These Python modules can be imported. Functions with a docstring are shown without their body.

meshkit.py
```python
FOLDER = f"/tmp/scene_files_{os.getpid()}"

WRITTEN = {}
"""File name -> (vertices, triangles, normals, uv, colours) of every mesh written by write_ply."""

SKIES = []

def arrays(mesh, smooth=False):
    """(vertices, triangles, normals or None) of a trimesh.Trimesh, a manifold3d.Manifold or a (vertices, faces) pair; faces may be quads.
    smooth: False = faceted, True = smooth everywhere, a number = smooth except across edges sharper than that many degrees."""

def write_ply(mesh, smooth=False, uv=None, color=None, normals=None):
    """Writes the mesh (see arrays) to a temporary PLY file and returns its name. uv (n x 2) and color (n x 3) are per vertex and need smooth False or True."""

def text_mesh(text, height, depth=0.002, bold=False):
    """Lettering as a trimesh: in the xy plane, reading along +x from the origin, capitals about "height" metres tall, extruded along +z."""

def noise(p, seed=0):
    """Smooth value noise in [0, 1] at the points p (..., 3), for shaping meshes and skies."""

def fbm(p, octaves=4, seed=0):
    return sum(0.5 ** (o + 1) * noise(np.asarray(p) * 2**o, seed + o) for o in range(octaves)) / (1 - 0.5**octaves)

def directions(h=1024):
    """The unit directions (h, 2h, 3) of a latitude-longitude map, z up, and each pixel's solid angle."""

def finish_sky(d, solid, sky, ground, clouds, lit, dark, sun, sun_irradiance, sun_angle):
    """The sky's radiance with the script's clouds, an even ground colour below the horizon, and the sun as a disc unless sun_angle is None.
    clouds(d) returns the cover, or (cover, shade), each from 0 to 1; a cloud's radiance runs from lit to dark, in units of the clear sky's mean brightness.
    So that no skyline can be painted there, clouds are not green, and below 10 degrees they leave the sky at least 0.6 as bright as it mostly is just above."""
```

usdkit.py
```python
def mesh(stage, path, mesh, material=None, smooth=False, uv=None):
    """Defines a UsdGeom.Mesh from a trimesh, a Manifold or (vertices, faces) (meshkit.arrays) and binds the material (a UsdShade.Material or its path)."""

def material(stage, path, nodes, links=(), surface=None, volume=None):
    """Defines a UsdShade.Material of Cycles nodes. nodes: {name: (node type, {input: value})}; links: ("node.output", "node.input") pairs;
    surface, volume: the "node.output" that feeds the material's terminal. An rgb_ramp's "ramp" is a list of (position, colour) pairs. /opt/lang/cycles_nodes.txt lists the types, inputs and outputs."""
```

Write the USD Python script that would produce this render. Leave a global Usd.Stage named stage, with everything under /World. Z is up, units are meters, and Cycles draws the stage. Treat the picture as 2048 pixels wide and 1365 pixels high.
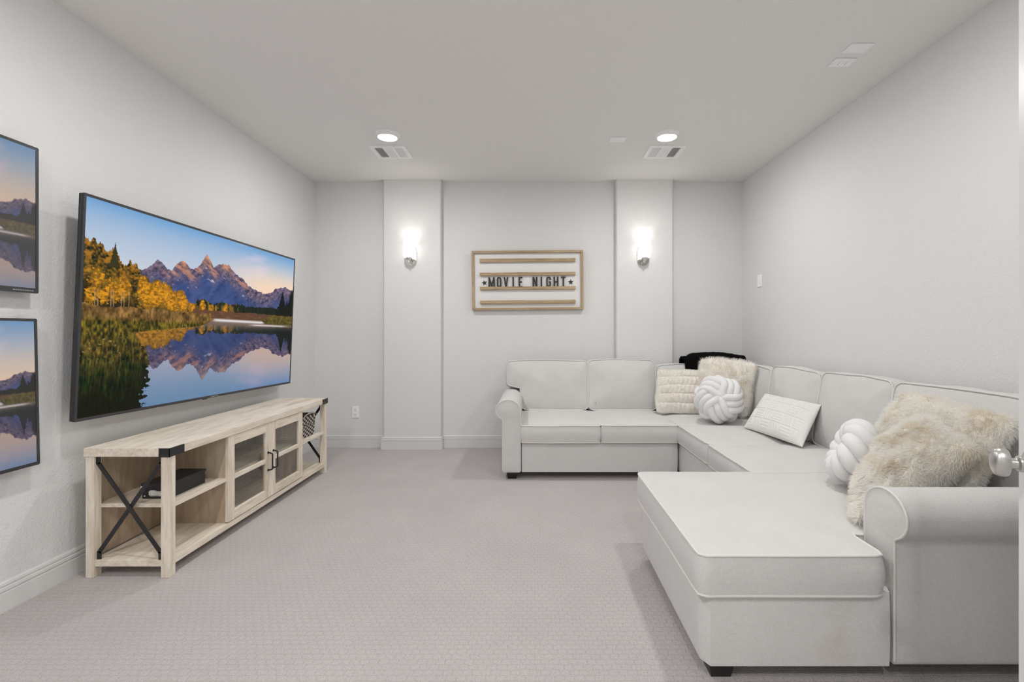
import math, random
import numpy as np, trimesh, shapely
from shapely.geometry import Polygon, Point, LineString, box as sbox
from shapely import affinity
import manifold3d as m3
import meshkit, usdkit
from pxr import Usd, UsdGeom, UsdLux, UsdShade, Sdf, Gf, Vt

rng = np.random.default_rng(7)
stage = Usd.Stage.CreateInMemory()
UsdGeom.SetStageUpAxis(stage, UsdGeom.Tokens.z)
UsdGeom.SetStageMetersPerUnit(stage, 1.0)
UsdGeom.Xform.Define(stage, '/World')
UsdGeom.Scope.Define(stage, '/World/Looks')

# ------------------------------------------------------------------ camera, light levels, exposure
CAM_Z, FPX = 1.184, 950.0
cam = UsdGeom.Camera.Define(stage, '/World/camera')
cam.AddTranslateOp().Set(Gf.Vec3d(0, 0, CAM_Z))
cam.AddRotateXOp().Set(90.0)
cam.CreateHorizontalApertureAttr(36.0)
cam.CreateVerticalApertureAttr(36.0 * 1365 / 2048)
cam.CreateFocalLengthAttr(FPX / 2048 * 36.0)
cam.CreateHorizontalApertureOffsetAttr(-41.0 / 2048 * 36.0)
cam.CreateVerticalApertureOffsetAttr(-16.5 / 2048 * 36.0)
cam.CreateClippingRangeAttr(Gf.Vec2f(0.02, 100))
cam.CreateExposureAttr(0.0)
LENS = 262.0         # radiance of the recessed ceiling lights' lenses
ENTRY_FILL = 500.0         # radiance of the unseen fill lamps added behind the camera
SHADE = 1.7          # glow of the wall sconces' frosted shades
BULB = 90.0          # the bulbs inside them
SCREEN = 1.0         # television screens

# ------------------------------------------------------------------ helpers: naming, tagging
USED, ORIGIN, MATS = {}, {'/World': np.zeros(3)}, {}

def path_for(name, parent):
    k = (parent, name)
    n = USED.get(k, -1) + 1
    USED[k] = n
    return f'{parent}/{name}' + (f'_{n:03d}' if n else '')

def tag(prim, label=None, category=None, group=None, kind=None):
    p = prim.GetPrim() if hasattr(prim, 'GetPrim') else prim
    for k, v in (('label', label), ('category', category), ('group', group), ('kind', kind)):
        if v:
            p.SetCustomDataByKey(k, v)
    return p

def thing(name, loc, label, category, group=None, kind=None, parent='/World'):
    path = path_for(name, parent)
    x = UsdGeom.Xform.Define(stage, path)
    ORIGIN[path] = np.array(loc, float)
    x.AddTranslateOp().Set(Gf.Vec3d(*map(float, ORIGIN[path] - ORIGIN[parent])))
    tag(x, label, category, group, kind)
    return path

def mesh_of(m, smooth):
    return meshkit.arrays(m, smooth)

def obj(name, mesh, mat, parent='/World', smooth=35, label=None, category=None, group=None, kind=None, primvars=None):
    """One Mesh prim; the mesh is given in world coordinates and stored relative to the thing it belongs to."""
    path = path_for(name, parent)
    base = ORIGIN.get(parent)
    if base is None:
        base = ORIGIN[parent.rsplit('/', 1)[0]]
    if hasattr(mesh, 'to_mesh'):
        mm = mesh.to_mesh(); mesh = trimesh.Trimesh(np.array(mm.vert_properties[:, :3]), np.array(mm.tri_verts), process=False)
    elif isinstance(mesh, tuple):
        v, f = mesh
        f = np.asarray(f)
        if f.shape[1] == 4:
            f = np.vstack([f[:, [0, 1, 2]], f[:, [0, 2, 3]]])
        mesh = trimesh.Trimesh(np.asarray(v, float), f, process=False)
    mesh = mesh.copy(); mesh.apply_translation(-base)
    g = usdkit.mesh(stage, path, mesh, MATS[mat], smooth)
    ORIGIN[path] = base
    for k, arr in (primvars or {}).items():
        UsdGeom.PrimvarsAPI(g).CreatePrimvar(k, Sdf.ValueTypeNames.Color3fArray, 'vertex').Set(Vt.Vec3fArray.FromNumpy(np.asarray(arr, np.float32)))
    tag(g, label, category, group, kind)
    return path

# ------------------------------------------------------------------ helpers: shapes
def bx(x0, x1, y0, y1, z0, z1, b=0.0):
    x0, x1 = sorted((x0, x1)); y0, y1 = sorted((y0, y1)); z0, z1 = sorted((z0, z1))
    if b <= 0:
        m = trimesh.creation.box(extents=(x1 - x0, y1 - y0, z1 - z0))
        m.apply_translation(((x0 + x1) / 2, (y0 + y1) / 2, (z0 + z1) / 2))
        return m
    b = min(b, (x1 - x0) * .45, (y1 - y0) * .45, (z1 - z0) * .45)
    pts = []
    for sx in (0, 1):
        for sy in (0, 1):
            for sz in (0, 1):
                p = np.array([(x0, x1)[sx], (y0, y1)[sy], (z0, z1)[sz]], float)
                d = np.array([1 - 2 * sx, 1 - 2 * sy, 1 - 2 * sz]) * b
                for k in range(3):
                    q = p + d; q[k] = p[k]; pts.append(q)
    return trimesh.convex.convex_hull(np.array(pts))

def cat(*ms):
    return trimesh.util.concatenate([m for m in ms])

def prism(poly, depth, axes='xz', at=0.0):
    """Extrudes a shapely polygon: axes name the polygon's two axes; the third runs from at to at+depth."""
    m = trimesh.creation.extrude_polygon(poly, abs(depth), engine='earcut')
    v = m.vertices.copy()
    lo = at if depth > 0 else at + depth
    out = np.zeros_like(v)
    ax = {'x': 0, 'y': 1, 'z': 2}
    a, b = ax[axes[0]], ax[axes[1]]
    c = 3 - a - b
    out[:, a], out[:, b], out[:, c] = v[:, 0], v[:, 1], v[:, 2] + lo
    f = m.faces
    par = {(0, 1): 1, (1, 2): 1, (2, 0): 1}.get((a, b), -1)
    if par < 0:
        f = f[:, ::-1]
    return trimesh.Trimesh(out, f, process=False)

def tube(pts, r, closed=False, n=8):
    p = np.asarray(pts, float)
    N = len(p)
    r = np.broadcast_to(np.asarray(r, float), (N,))
    t = (np.roll(p, -1, 0) - np.roll(p, 1, 0)) if closed else np.gradient(p, axis=0)
    t /= np.maximum(np.linalg.norm(t, axis=1, keepdims=True), 1e-9)
    ref = np.array([0, 0, 1.0]) if abs(t[0, 2]) < .9 else np.array([1.0, 0, 0])
    u = np.zeros_like(p); u0 = np.cross(t[0], ref); u0 /= np.linalg.norm(u0); u[0] = u0
    for i in range(1, N):
        w = u[i - 1] - t[i] * np.dot(u[i - 1], t[i])
        u[i] = w / max(np.linalg.norm(w), 1e-9)
    if closed:                      # spread the closing twist
        w = u[-1] - t[0] * np.dot(u[-1], t[0]); w /= np.linalg.norm(w)
        ang = math.atan2(np.dot(np.cross(w, u[0]), t[0]), np.dot(w, u[0]))
        for i in range(N):
            a = ang * i / N
            u[i] = u[i] * math.cos(a) + np.cross(t[i], u[i]) * math.sin(a)
    b = np.cross(t, u)
    th = np.arange(n) / n * 2 * np.pi
    v = (p[:, None] + r[:, None, None] * (np.cos(th)[None, :, None] * u[:, None] + np.sin(th)[None, :, None] * b[:, None])).reshape(-1, 3)
    f = []
    for i in range(N if closed else N - 1):
        j = (i + 1) % N
        for k in range(n):
            l = (k + 1) % n
            f += [(i * n + k, i * n + l, j * n + l), (i * n + k, j * n + l, j * n + k)]
    if not closed:
        v = np.vstack([v, p[:1], p[-1:]])
        c0, c1 = len(v) - 2, len(v) - 1
        for k in range(n):
            l = (k + 1) % n
            f += [(c0, l, k), (c1, (N - 1) * n + k, (N - 1) * n + l)]
    return trimesh.Trimesh(v, np.array(f)[:, ::-1] if False else np.array(f), process=False)

def lathe(prof, n=48, axis='z', at=(0, 0, 0)):
    """Revolves (radius, height) pairs about an axis through a point."""
    prof = np.array(prof, float)
    th = np.arange(n) / n * 2 * np.pi
    v = np.stack([prof[:, 0, None] * np.cos(th), prof[:, 0, None] * np.sin(th), np.repeat(prof[:, 1, None], n, 1)], -1).reshape(-1, 3)
    f = []
    for i in range(len(prof) - 1):
        for k in range(n):
            l = (k + 1) % n
            f += [(i * n + k, i * n + l, (i + 1) * n + l), (i * n + k, (i + 1) * n + l, (i + 1) * n + k)]
    m = trimesh.Trimesh(v, np.array(f), process=False)
    if axis == 'x':
        m.vertices = m.vertices[:, [2, 0, 1]]
    if axis == 'y':
        m.vertices = m.vertices[:, [1, 2, 0]]
    m.apply_translation(at)
    return m

def resample(coords, step):
    ls = LineString(coords)
    n = max(8, int(ls.length / step))
    return np.array([ls.interpolate(i / n, normalized=True).coords[0] for i in range(n)])

def box_cushion(poly, h, crown=.03, crown_bottom=0.0, bulge=.012, res=.03, wrinkle=.003, seed=0, falloff=.11, wob=0.0, freq=4.0):
    """A boxed cushion: flat outline extruded to h, its faces crowned, its sides bulging. Returns mesh and the outlines for the piping."""
    pts = resample(list(poly.exterior.coords), res)
    if wob:
        c_ = pts.mean(0); q_ = pts - c_
        pts = pts + np.stack([meshkit.fbm(np.c_[pts * 5, np.full(len(pts), seed * 1.7 + k)], 2, seed + k) - .5 for k in (0, 9)], 1) * 2 * wob
        pts[:, 1] += np.where(q_[:, 1] > 0, .010 * np.cos(np.clip(q_[:, 0] / np.ptp(pts[:, 0]), -.5, .5) * np.pi), 0)
    P = Polygon(pts)
    if P.exterior.is_ccw is False:
        pts = pts[::-1]; P = Polygon(pts)
    m = m3.Manifold.extrude(m3.CrossSection([pts.tolist()]), h, n_divisions=4).refine_to_length(res)
    mm = m.to_mesh(); v = np.array(mm.vert_properties[:, :3], float); f = np.array(mm.tri_verts)
    d = shapely.distance(shapely.points(v[:, :2]), P.exterior)
    side = d < 1e-4
    g = 1 - np.exp(-d / falloff)
    z = v[:, 2].copy()
    out = v.copy()
    nz = meshkit.fbm(np.c_[v[:, :2] * freq, v[:, 2] * freq] + seed * 3.1, 3, seed) - .5
    top, bot = z > h - 1e-5, z < 1e-5
    out[top, 2] += crown * g[top] + nz[top] * wrinkle * 4 * g[top]
    out[bot, 2] -= crown_bottom * g[bot]
    inner = P.buffer(-.03)
    s = np.where(side)[0]
    near = shapely.get_coordinates(shapely.line_interpolate_point(inner.exterior, shapely.line_locate_point(inner.exterior, shapely.points(v[s, :2]))))
    dr = v[s, :2] - near; dr /= np.maximum(np.linalg.norm(dr, axis=1, keepdims=True), 1e-9)
    out[s, :2] += dr * (bulge * np.sin(np.pi * z[s] / h) * (1 + 1.2 * nz[s]))[:, None]
    rim = np.c_[pts, np.zeros(len(pts))]
    return trimesh.Trimesh(out, f, process=False), rim + [0, 0, h], rim

def place(m, M):
    if isinstance(m, trimesh.Trimesh):
        m = m.copy(); m.apply_transform(M); return m
    return (np.c_[m, np.ones(len(m))] @ M.T)[:, :3]

def frame(o, x, y, z):
    M = np.eye(4); M[:3, 0], M[:3, 1], M[:3, 2], M[:3, 3] = x, y, z, o
    return M

def rrect(x0, x1, y0, y1, r):
    return sbox(x0, y0, x1, y1).buffer(-r).buffer(r, quad_segs=6)

# ------------------------------------------------------------------ materials
def mat(name, nodes, links, surface='p.BSDF'):
    MATS[name] = usdkit.material(stage, f'/World/Looks/{name}', nodes, links, surface=surface)

def lin(r, g, b):
    return tuple(((c / 255) / 12.92 if c / 255 < .04045 else (((c / 255) + .055) / 1.055) ** 2.4) for c in (r, g, b))

def plain(name, col, rough=.6, metallic=0.0, spec=.5, bump=None, vary=None, **kw):
    """A principled surface; bump = (noise scale, distance, detail); vary = (scale, second colour, low, high)."""
    n = {'p': ('principled_bsdf', {'base_color': col, 'roughness': rough, 'metallic': metallic, 'specular_ior_level': spec, **kw}), 'g': ('texture_coordinate', {})}
    l = []
    if bump:
        n['bn'] = ('noise_texture', {'scale': bump[0], 'detail': bump[2], 'roughness': .55})
        n['b'] = ('bump', {'distance': bump[1], 'strength': 1.0})
        l += [('g.object', 'bn.vector'), ('bn.fac', 'b.height'), ('b.normal', 'p.normal')]
    if vary:
        n['vn'] = ('noise_texture', {'scale': vary[0], 'detail': 4.0})
        n['vr'] = ('rgb_ramp', {'ramp': [(vary[2], col), (vary[3], vary[1])]})
        l += [('g.object', 'vn.vector'), ('vn.fac', 'vr.fac'), ('vr.color', 'p.base_color')]
    mat(name, n, l)

PAINT = (.77, .77, .762)
plain('wall_paint', PAINT, .62, bump=(95, .0024, 3.0), spec=.3)
plain('ceiling_paint', (.85, .84, .82), .75, bump=(110, .0016, 3.0), spec=.2)
plain('trim_paint', (.72, .725, .712), .34)
plain('door_paint', (.78, .78, .775), .35)
plain('white_plastic', (.955, .95, .945), .35)
plain('white_metal', (.955, .95, .945), .4)
plain('duct_dark', (.10, .10, .10), .7)
plain('black_metal', (.016, .016, .017), .42, bump=(500, .0003, 2.0))
plain('black_card', (.018, .018, .02), .5, bump=(300, .0004, 2.0))
plain('brushed_nickel', (.56, .55, .53), .33, metallic=1.0)
plain('chrome', (.75, .74, .72), .12, metallic=1.0)
plain('tv_plastic', (.035, .035, .037), .35)
plain('tv_bezel', (.075, .075, .08), .32, metallic=.6)
plain('logo_silver', (.5, .5, .5), .3, metallic=1.0)
plain('dark_leg', (.012, .011, .010), .4)
plain('white_board', (.82, .815, .80), .5)
plain('black_letter', (.02, .02, .02), .45)
plain('label_paper', (.7, .7, .68), .6)
plain('knot_cotton', (.82, .82, .815), .85, bump=(700, .0008, 2.0), spec=.2, sheen_weight=.25)
plain('black_sherpa', (.008, .007, .007), .95, bump=(160, .012, 3.0), spec=.1)
plain('hall_paint', PAINT, .7)

def fabric(name, a, b, stain=False):
    n = {'g': ('texture_coordinate', {}),
         'm': ('mapping', {'scale': (1, 1, 1)}),
         'w1': ('noise_texture', {'scale': 420.0, 'detail': 2.0}),
         'mx': ('mapping', {'scale': (900, 900, 90)}), 'mz': ('mapping', {'scale': (90, 90, 900)}),
         'nx': ('noise_texture', {'scale': 1.0, 'detail': 1.0}), 'nz': ('noise_texture', {'scale': 1.0, 'detail': 1.0}),
         'add': ('math', {'math_type': 'add'}),
         'add2': ('math', {'math_type': 'add'}),
         'big': ('noise_texture', {'scale': 5.0, 'detail': 4.0}),
         'r': ('rgb_ramp', {'ramp': [(.3, a), (.7, b)]}),
         'wr': ('rgb_ramp', {'ramp': [(.35, (.86, .86, .86)), (.65, (1, 1, 1))]}),
         'mul': ('mix_color', {'blend_type': 'multiply', 'fac': 1.0}),
         'b': ('bump', {'distance': .0012, 'strength': .8}),
         'p': ('principled_bsdf', {'roughness': .9, 'specular_ior_level': .2, 'sheen_weight': .15, 'sheen_roughness': .5})}
    l = [('g.object', 'w1.vector'), ('g.object', 'mx.vector'), ('g.object', 'mz.vector'), ('mx.vector', 'nx.vector'), ('mz.vector', 'nz.vector'),
         ('nx.fac', 'add.value1'), ('nz.fac', 'add.value2'), ('add.value', 'add2.value1'), ('w1.fac', 'add2.value2'), ('add2.value', 'b.height'),
         ('b.normal', 'p.normal'), ('g.object', 'big.vector'), ('big.fac', 'r.fac'), ('w1.fac', 'wr.fac'), ('r.color', 'mul.a'), ('wr.color', 'mul.b')]
    if stain:      # a faint tan drip mark on the chaise front
        n.update({'pos': ('geometry', {}), 'sep': ('mapping', {'location': (-1.032 * 16, 0, -.15 * 7), 'scale': (16, 0.0, 7)}),
                  'len': ('vector_math', {'math_type': 'length'}), 'nn': ('noise_texture', {'scale': 14.0, 'detail': 3.0}),
                  'ad': ('math', {'math_type': 'add'}), 'sr': ('rgb_ramp', {'ramp': [(.45, (1, 1, 1)), (1.0, (0, 0, 0))]}),
                  'half': ('math', {'math_type': 'multiply', 'value2': .45}),
                  'sm': ('mix_color', {'blend_type': 'multiply', 'b': (.80, .70, .56)}), 'sf': ('math', {'math_type': 'multiply', 'value2': .36})})
        l += [('pos.position', 'sep.vector'), ('sep.vector', 'len.vector1'), ('len.value', 'half.value1'), ('g.object', 'nn.vector'),
              ('half.value', 'ad.value1'), ('nn.fac', 'ad.value2'), ('ad.value', 'sr.fac'), ('sr.color', 'sf.value1'), ('sf.value', 'sm.fac'),
              ('mul.result', 'sm.a'), ('sm.result', 'p.base_color')]
    else:
        l += [('mul.result', 'p.base_color')]
    mat(name, n, l)

fabric('linen', (.725, .715, .695), (.76, .75, .73))
fabric('linen_stained', (.725, .715, .695), (.76, .75, .73), stain=True)
plain('linen_piping', (.72, .705, .68), .9, spec=.2)

def wood(name, scale, light, mid, dark, rough=.55):
    n = {'g': ('geometry', {}), 'm': ('mapping', {'scale': scale}),
         'n': ('noise_texture', {'scale': 1.0, 'detail': 6.0, 'roughness': .6, 'distortion': .6}),
         'm2': ('mapping', {'scale': tuple(5 * s for s in scale)}), 'n2': ('noise_texture', {'scale': 1.0, 'detail': 3.0}),
         'r': ('rgb_ramp', {'ramp': [(.28, dark), (.46, mid), (.66, light)]}),
         'r2': ('rgb_ramp', {'ramp': [(.32, (.80, .78, .75)), (.55, (1, 1, 1))]}),
         'mul': ('mix_color', {'blend_type': 'multiply', 'fac': .8}),
         'b': ('bump', {'distance': .0006, 'strength': .6}), 'p': ('principled_bsdf', {'roughness': rough, 'specular_ior_level': .35})}
    mat(name, n, [('g.position', 'm.vector'), ('m.vector', 'n.vector'), ('g.position', 'm2.vector'), ('m2.vector', 'n2.vector'), ('n.fac', 'r.fac'),
                  ('n2.fac', 'r2.fac'), ('r.color', 'mul.a'), ('r2.color', 'mul.b'), ('mul.result', 'p.base_color'), ('n2.fac', 'b.height'), ('b.normal', 'p.normal')])

OAK = ((.90, .83, .73), (.82, .735, .62), (.64, .54, .42))
wood('oak_along', (13, 1.6, 13), *OAK)
wood('oak_across', (1.8, 14, 14), *OAK)
wood('oak_upright', (14, 14, 1.6), *OAK)
wood('oak_panel', (9, 9, 1.3), (.58, .475, .36), (.49, .385, .275), (.36, .27, .185))
SIGNW = ((.56, .43, .28), (.44, .32, .19), (.30, .205, .115))
wood('sign_wood', (3, 40, 40), *SIGNW)
wood('sign_wood_upright', (40, 40, 3), *SIGNW)

def emitter(name, col, strength):
    mat(name, {'e': ('emission', {'color': col, 'strength': strength})}, [], 'e.emission')

emitter('lens_glow', (1.0, .99, .98), LENS)
emitter('entry_fill_glow', (1.0, .99, .98), ENTRY_FILL)
emitter('bulb_glow', (1.0, .94, .86), BULB)
mat('shade_glass', {'e': ('emission', {'color': (1.0, .965, .91), 'strength': SHADE}), 'd': ('principled_bsdf', {'base_color': (.85, .85, .83), 'roughness': .35}),
                    'a': ('add_closure', {})}, [('e.emission', 'a.closure1'), ('d.BSDF', 'a.closure2')], 'a.closure')
mat('screen', {'c': ('attribute', {'attribute': 'screen_color'}), 'e': ('emission', {'strength': SCREEN}), 'gl': ('glossy_bsdf', {'color': (.02, .02, .02), 'roughness': .25}), 'a': ('add_closure', {})},
    [('c.color', 'e.color'), ('e.emission', 'a.closure1'), ('gl.BSDF', 'a.closure2')], 'a.closure')
mat('pane', {'f': ('layer_weight', {'blend': .5}), 'r': ('rgb_ramp', {'ramp': [(0.0, (.04, .04, .04)), (.5, (.07, .07, .07)), (.75, (.22, .22, .22)), (1.0, (.9, .9, .9))]}), 't': ('transparent_bsdf', {'color': (.95, .955, .94)}), 'gl': ('glossy_bsdf', {'color': (1, 1, 1), 'roughness': .02}), 'm': ('mix_closure', {})},
    [('f.facing', 'r.fac'), ('r.color', 'm.fac'), ('t.BSDF', 'm.closure1'), ('gl.BSDF', 'm.closure2')], 'm.closure')

# carpet: rows of small loops with a diagonal twill, each row broken into short dashes
mat('carpet', {
    'g': ('geometry', {}),
    'dist': ('noise_texture', {'scale': 30.0, 'detail': 2.0}), 'dv': ('vector_math', {'math_type': 'scale', 'scale': .014}), 'addv': ('vector_math', {'math_type': 'add'}),
    'brick': ('brick_texture', {'scale': 1.0, 'offset': .5, 'brick_width': .034, 'row_height': .027, 'mortar_size': .0042, 'mortar_smooth': .9, 'color1': (1, 1, 1), 'color2': (.86, .86, .86), 'mortar': (0, 0, 0)}),
    'mr': ('rgb_ramp', {'ramp': [(0.0, (1, 1, 1)), (1.0, (.66, .645, .65))]}),
    'fine': ('noise_texture', {'scale': 190.0, 'detail': 4.0, 'roughness': .75}), 'mid': ('noise_texture', {'scale': 2.2, 'detail': 5.0}),
    'fr': ('rgb_ramp', {'ramp': [(.28, (.60, .59, .59)), (.5, (.96, .96, .96)), (.72, (1.12, 1.12, 1.12))]}),
    'cr': ('rgb_ramp', {'ramp': [(.3, (.565, .523, .516)), (.7, (.615, .568, .56))]}),
    'm1': ('mix_color', {'blend_type': 'multiply', 'fac': 1.0}), 'm2': ('mix_color', {'blend_type': 'multiply', 'fac': .26}),
    'h1': ('math', {'math_type': 'multiply', 'value2': .30}), 'inv': ('math', {'math_type': 'subtract', 'value1': 1.0}), 'h': ('math', {'math_type': 'add'}),
    'b': ('bump', {'distance': .005, 'strength': .8}),
    'p': ('principled_bsdf', {'roughness': 1.0, 'specular_ior_level': .05, 'sheen_weight': .15})},
    [('g.position', 'dist.vector'), ('dist.color', 'dv.vector1'), ('g.position', 'addv.vector1'), ('dv.vector', 'addv.vector2'), ('addv.vector', 'brick.vector'),
     ('brick.fac', 'mr.fac'), ('g.position', 'fine.vector'), ('fine.fac', 'fr.fac'), ('g.position', 'mid.vector'), ('mid.fac', 'cr.fac'),
     ('cr.color', 'm1.a'), ('fr.color', 'm1.b'), ('m1.result', 'm2.a'), ('mr.color', 'm2.b'), ('m2.result', 'p.base_color'),
     ('brick.fac', 'inv.value2'), ('inv.value', 'h1.value1'), ('h1.value', 'h.value1'), ('fine.fac', 'h.value2'), ('h.value', 'b.height'), ('b.normal', 'p.normal')])

def fur_mat(name, root, tip):
    mat(name, {'g': ('geometry', {}), 'n': ('noise_texture', {'scale': 11.0, 'detail': 4.0}), 'r': ('rgb_ramp', {'ramp': [(.36, root), (.50, tip)]}), 'p': ('principled_bsdf', {'roughness': .7, 'specular_ior_level': .25}),
               't': ('translucent_bsdf', {}), 'm': ('mix_closure', {'fac': .45})},
        [('g.position', 'n.vector'), ('n.fac', 'r.fac'), ('r.color', 'p.base_color'), ('r.color', 't.color'), ('p.BSDF', 'm.closure1'), ('t.BSDF', 'm.closure2')], 'm.closure')
fur_mat('cream_fur', (.90, .84, .74), (.96, .945, .91))
fur_mat('ruched_fur', (.90, .86, .79), (.94, .92, .88))
plain('cream_hide', (.90, .86, .79), .9, bump=(120, .004, 3.0), spec=.2)
plain('ruched_hide', (.89, .85, .785), .9, bump=(220, .004, 3.0), spec=.2)
plain('patch_cotton', (.80, .785, .75), .9, bump=(500, .001, 2.0), spec=.2)
fur_mat('sherpa_fur', (.006, .006, .006), (.012, .011, .011))
mat('basket_weave', {'g': ('geometry', {}), 'm': ('mapping', {'scale': (.6, .48, .85)}), 'c': ('checker_texture', {'scale': 74.0, 'color1': (.012, .011, .011), 'color2': (.52, .48, .43)}),
                     'n': ('noise_texture', {'scale': 60.0, 'detail': 2.0}), 'dv': ('vector_math', {'math_type': 'scale', 'scale': .006}), 'av': ('vector_math', {'math_type': 'add'}),
                     'b': ('bump', {'distance': .004}), 'p': ('principled_bsdf', {'roughness': .7})},
    [('g.position', 'n.vector'), ('n.color', 'dv.vector1'), ('g.position', 'av.vector1'), ('dv.vector', 'av.vector2'), ('av.vector', 'm.vector'), ('m.vector', 'c.vector'),
     ('c.color', 'p.base_color'), ('c.fac', 'b.height'), ('b.normal', 'p.normal')])
plain('basket_handle', (.50, .42, .34), .7)

# ------------------------------------------------------------------ the room
XL, XR, YB, YP, H, YR = -2.25, 2.165, 4.907, 4.822, 2.743, -1.75
PIL = [(-1.518, -.930), (.850, 1.431)]
def struct(name, mesh, m, label, cat_, parent='/World', **k):
    return obj(name, mesh, m, parent, label=label, category=cat_, kind='structure', **k)

struct('floor', bx(XL - .1, XR + .1, YR - .1, YB + .1, -.08, 0), 'carpet', 'mauve grey patterned loop pile carpet covering the whole floor', 'carpet')
struct('ceiling', bx(XL - .1, XR + .1, YR - .1, YB + .1, H, H + .1), 'ceiling_paint', 'flat pale grey textured ceiling with recessed lights', 'ceiling')
struct('wall_left', bx(XL - .1, XL, YR, YB, 0, H), 'wall_paint', 'pale grey left wall behind the televisions', 'wall')
struct('wall_right', bx(XR, XR + .1, YR, YB, 0, H), 'wall_paint', 'pale grey right wall behind the sofa back cushions', 'wall')
wb = thing('wall_back', (0, YB, 0), 'grey far wall with two projecting pilasters', 'wall', kind='structure')
obj('wall_panel', bx(XL - .1, XR + .1, YB, YB + .1, 0, H), 'wall_paint', wb)
for a, b in PIL:
    q = .018
    pr = Polygon([(a, YB), (a, YP), (b, YP), (b, YB)])
    pr = pr.intersection(affinity.translate(rrect(a, b, YP, YB + .2, q), 0, 0))
    obj('pilaster', prism(pr, H, 'xy', 0), 'wall_paint', wb, smooth=40)
struct('wall_rear', bx(XL - .1, XR + .1, YR - .1, YR, 0, H), 'hall_paint', 'plain wall of the entry behind the camera', 'wall')
struct('wall_front', bx(.705, XR, -.02, .10, 0, H), 'wall_paint', 'short wall stub that carries the open door', 'wall')

BB = Polygon([(0, 0), (.017, 0), (.017, .080), (.0105, .0835), (.0105, .087), (.0155, .089), (.0145, .101), (.0075, .1045), (.0075, .108), (.0110, .110), (.009, .120), (.003, .126), (0, .126)])
def base_run(p, q, nrm):
    """Baseboard along the wall line p to q, standing out along nrm."""
    p, q, nrm = np.array(p, float), np.array(q, float), np.array(nrm, float)
    d = q - p; L = np.linalg.norm(d); d /= L
    m = trimesh.creation.extrude_polygon(BB, L, engine='earcut')
    v = m.vertices
    out = np.c_[p[0] + d[0] * v[:, 2] + nrm[0] * v[:, 0], p[1] + d[1] * v[:, 2] + nrm[1] * v[:, 0], v[:, 1]]
    m = trimesh.Trimesh(out, m.faces, process=False)
    if np.cross(nrm, d) > 0: pass
    m.fix_normals()
    return m
runs = []
xs = [XL, PIL[0][0], PIL[0][1], PIL[1][0], PIL[1][1], XR]
t = .016
for i in (0, 2, 4):
    runs.append(base_run((xs[i], YB), (xs[i + 1], YB), (0, -1)))
for a, b in PIL:
    runs += [base_run((a - t + .002, YP), (b + t - .002, YP), (0, -1)), base_run((a, YB), (a, YP - t + .002), (-1, 0)), base_run((b, YB), (b, YP - t + .002), (1, 0))]
struct('baseboard_back', cat(*runs), 'trim_paint', 'grey moulded baseboard along the far wall and around its pilasters', 'baseboard', smooth=30)
struct('baseboard_left', base_run((XL, YR), (XL, YB), (1, 0)), 'trim_paint', 'grey moulded baseboard along the left wall', 'baseboard', smooth=30)
struct('baseboard_right', base_run((XR, .10), (XR, YB), (-1, 0)), 'trim_paint', 'grey moulded baseboard along the right wall behind the sofa', 'baseboard', smooth=30)

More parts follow.
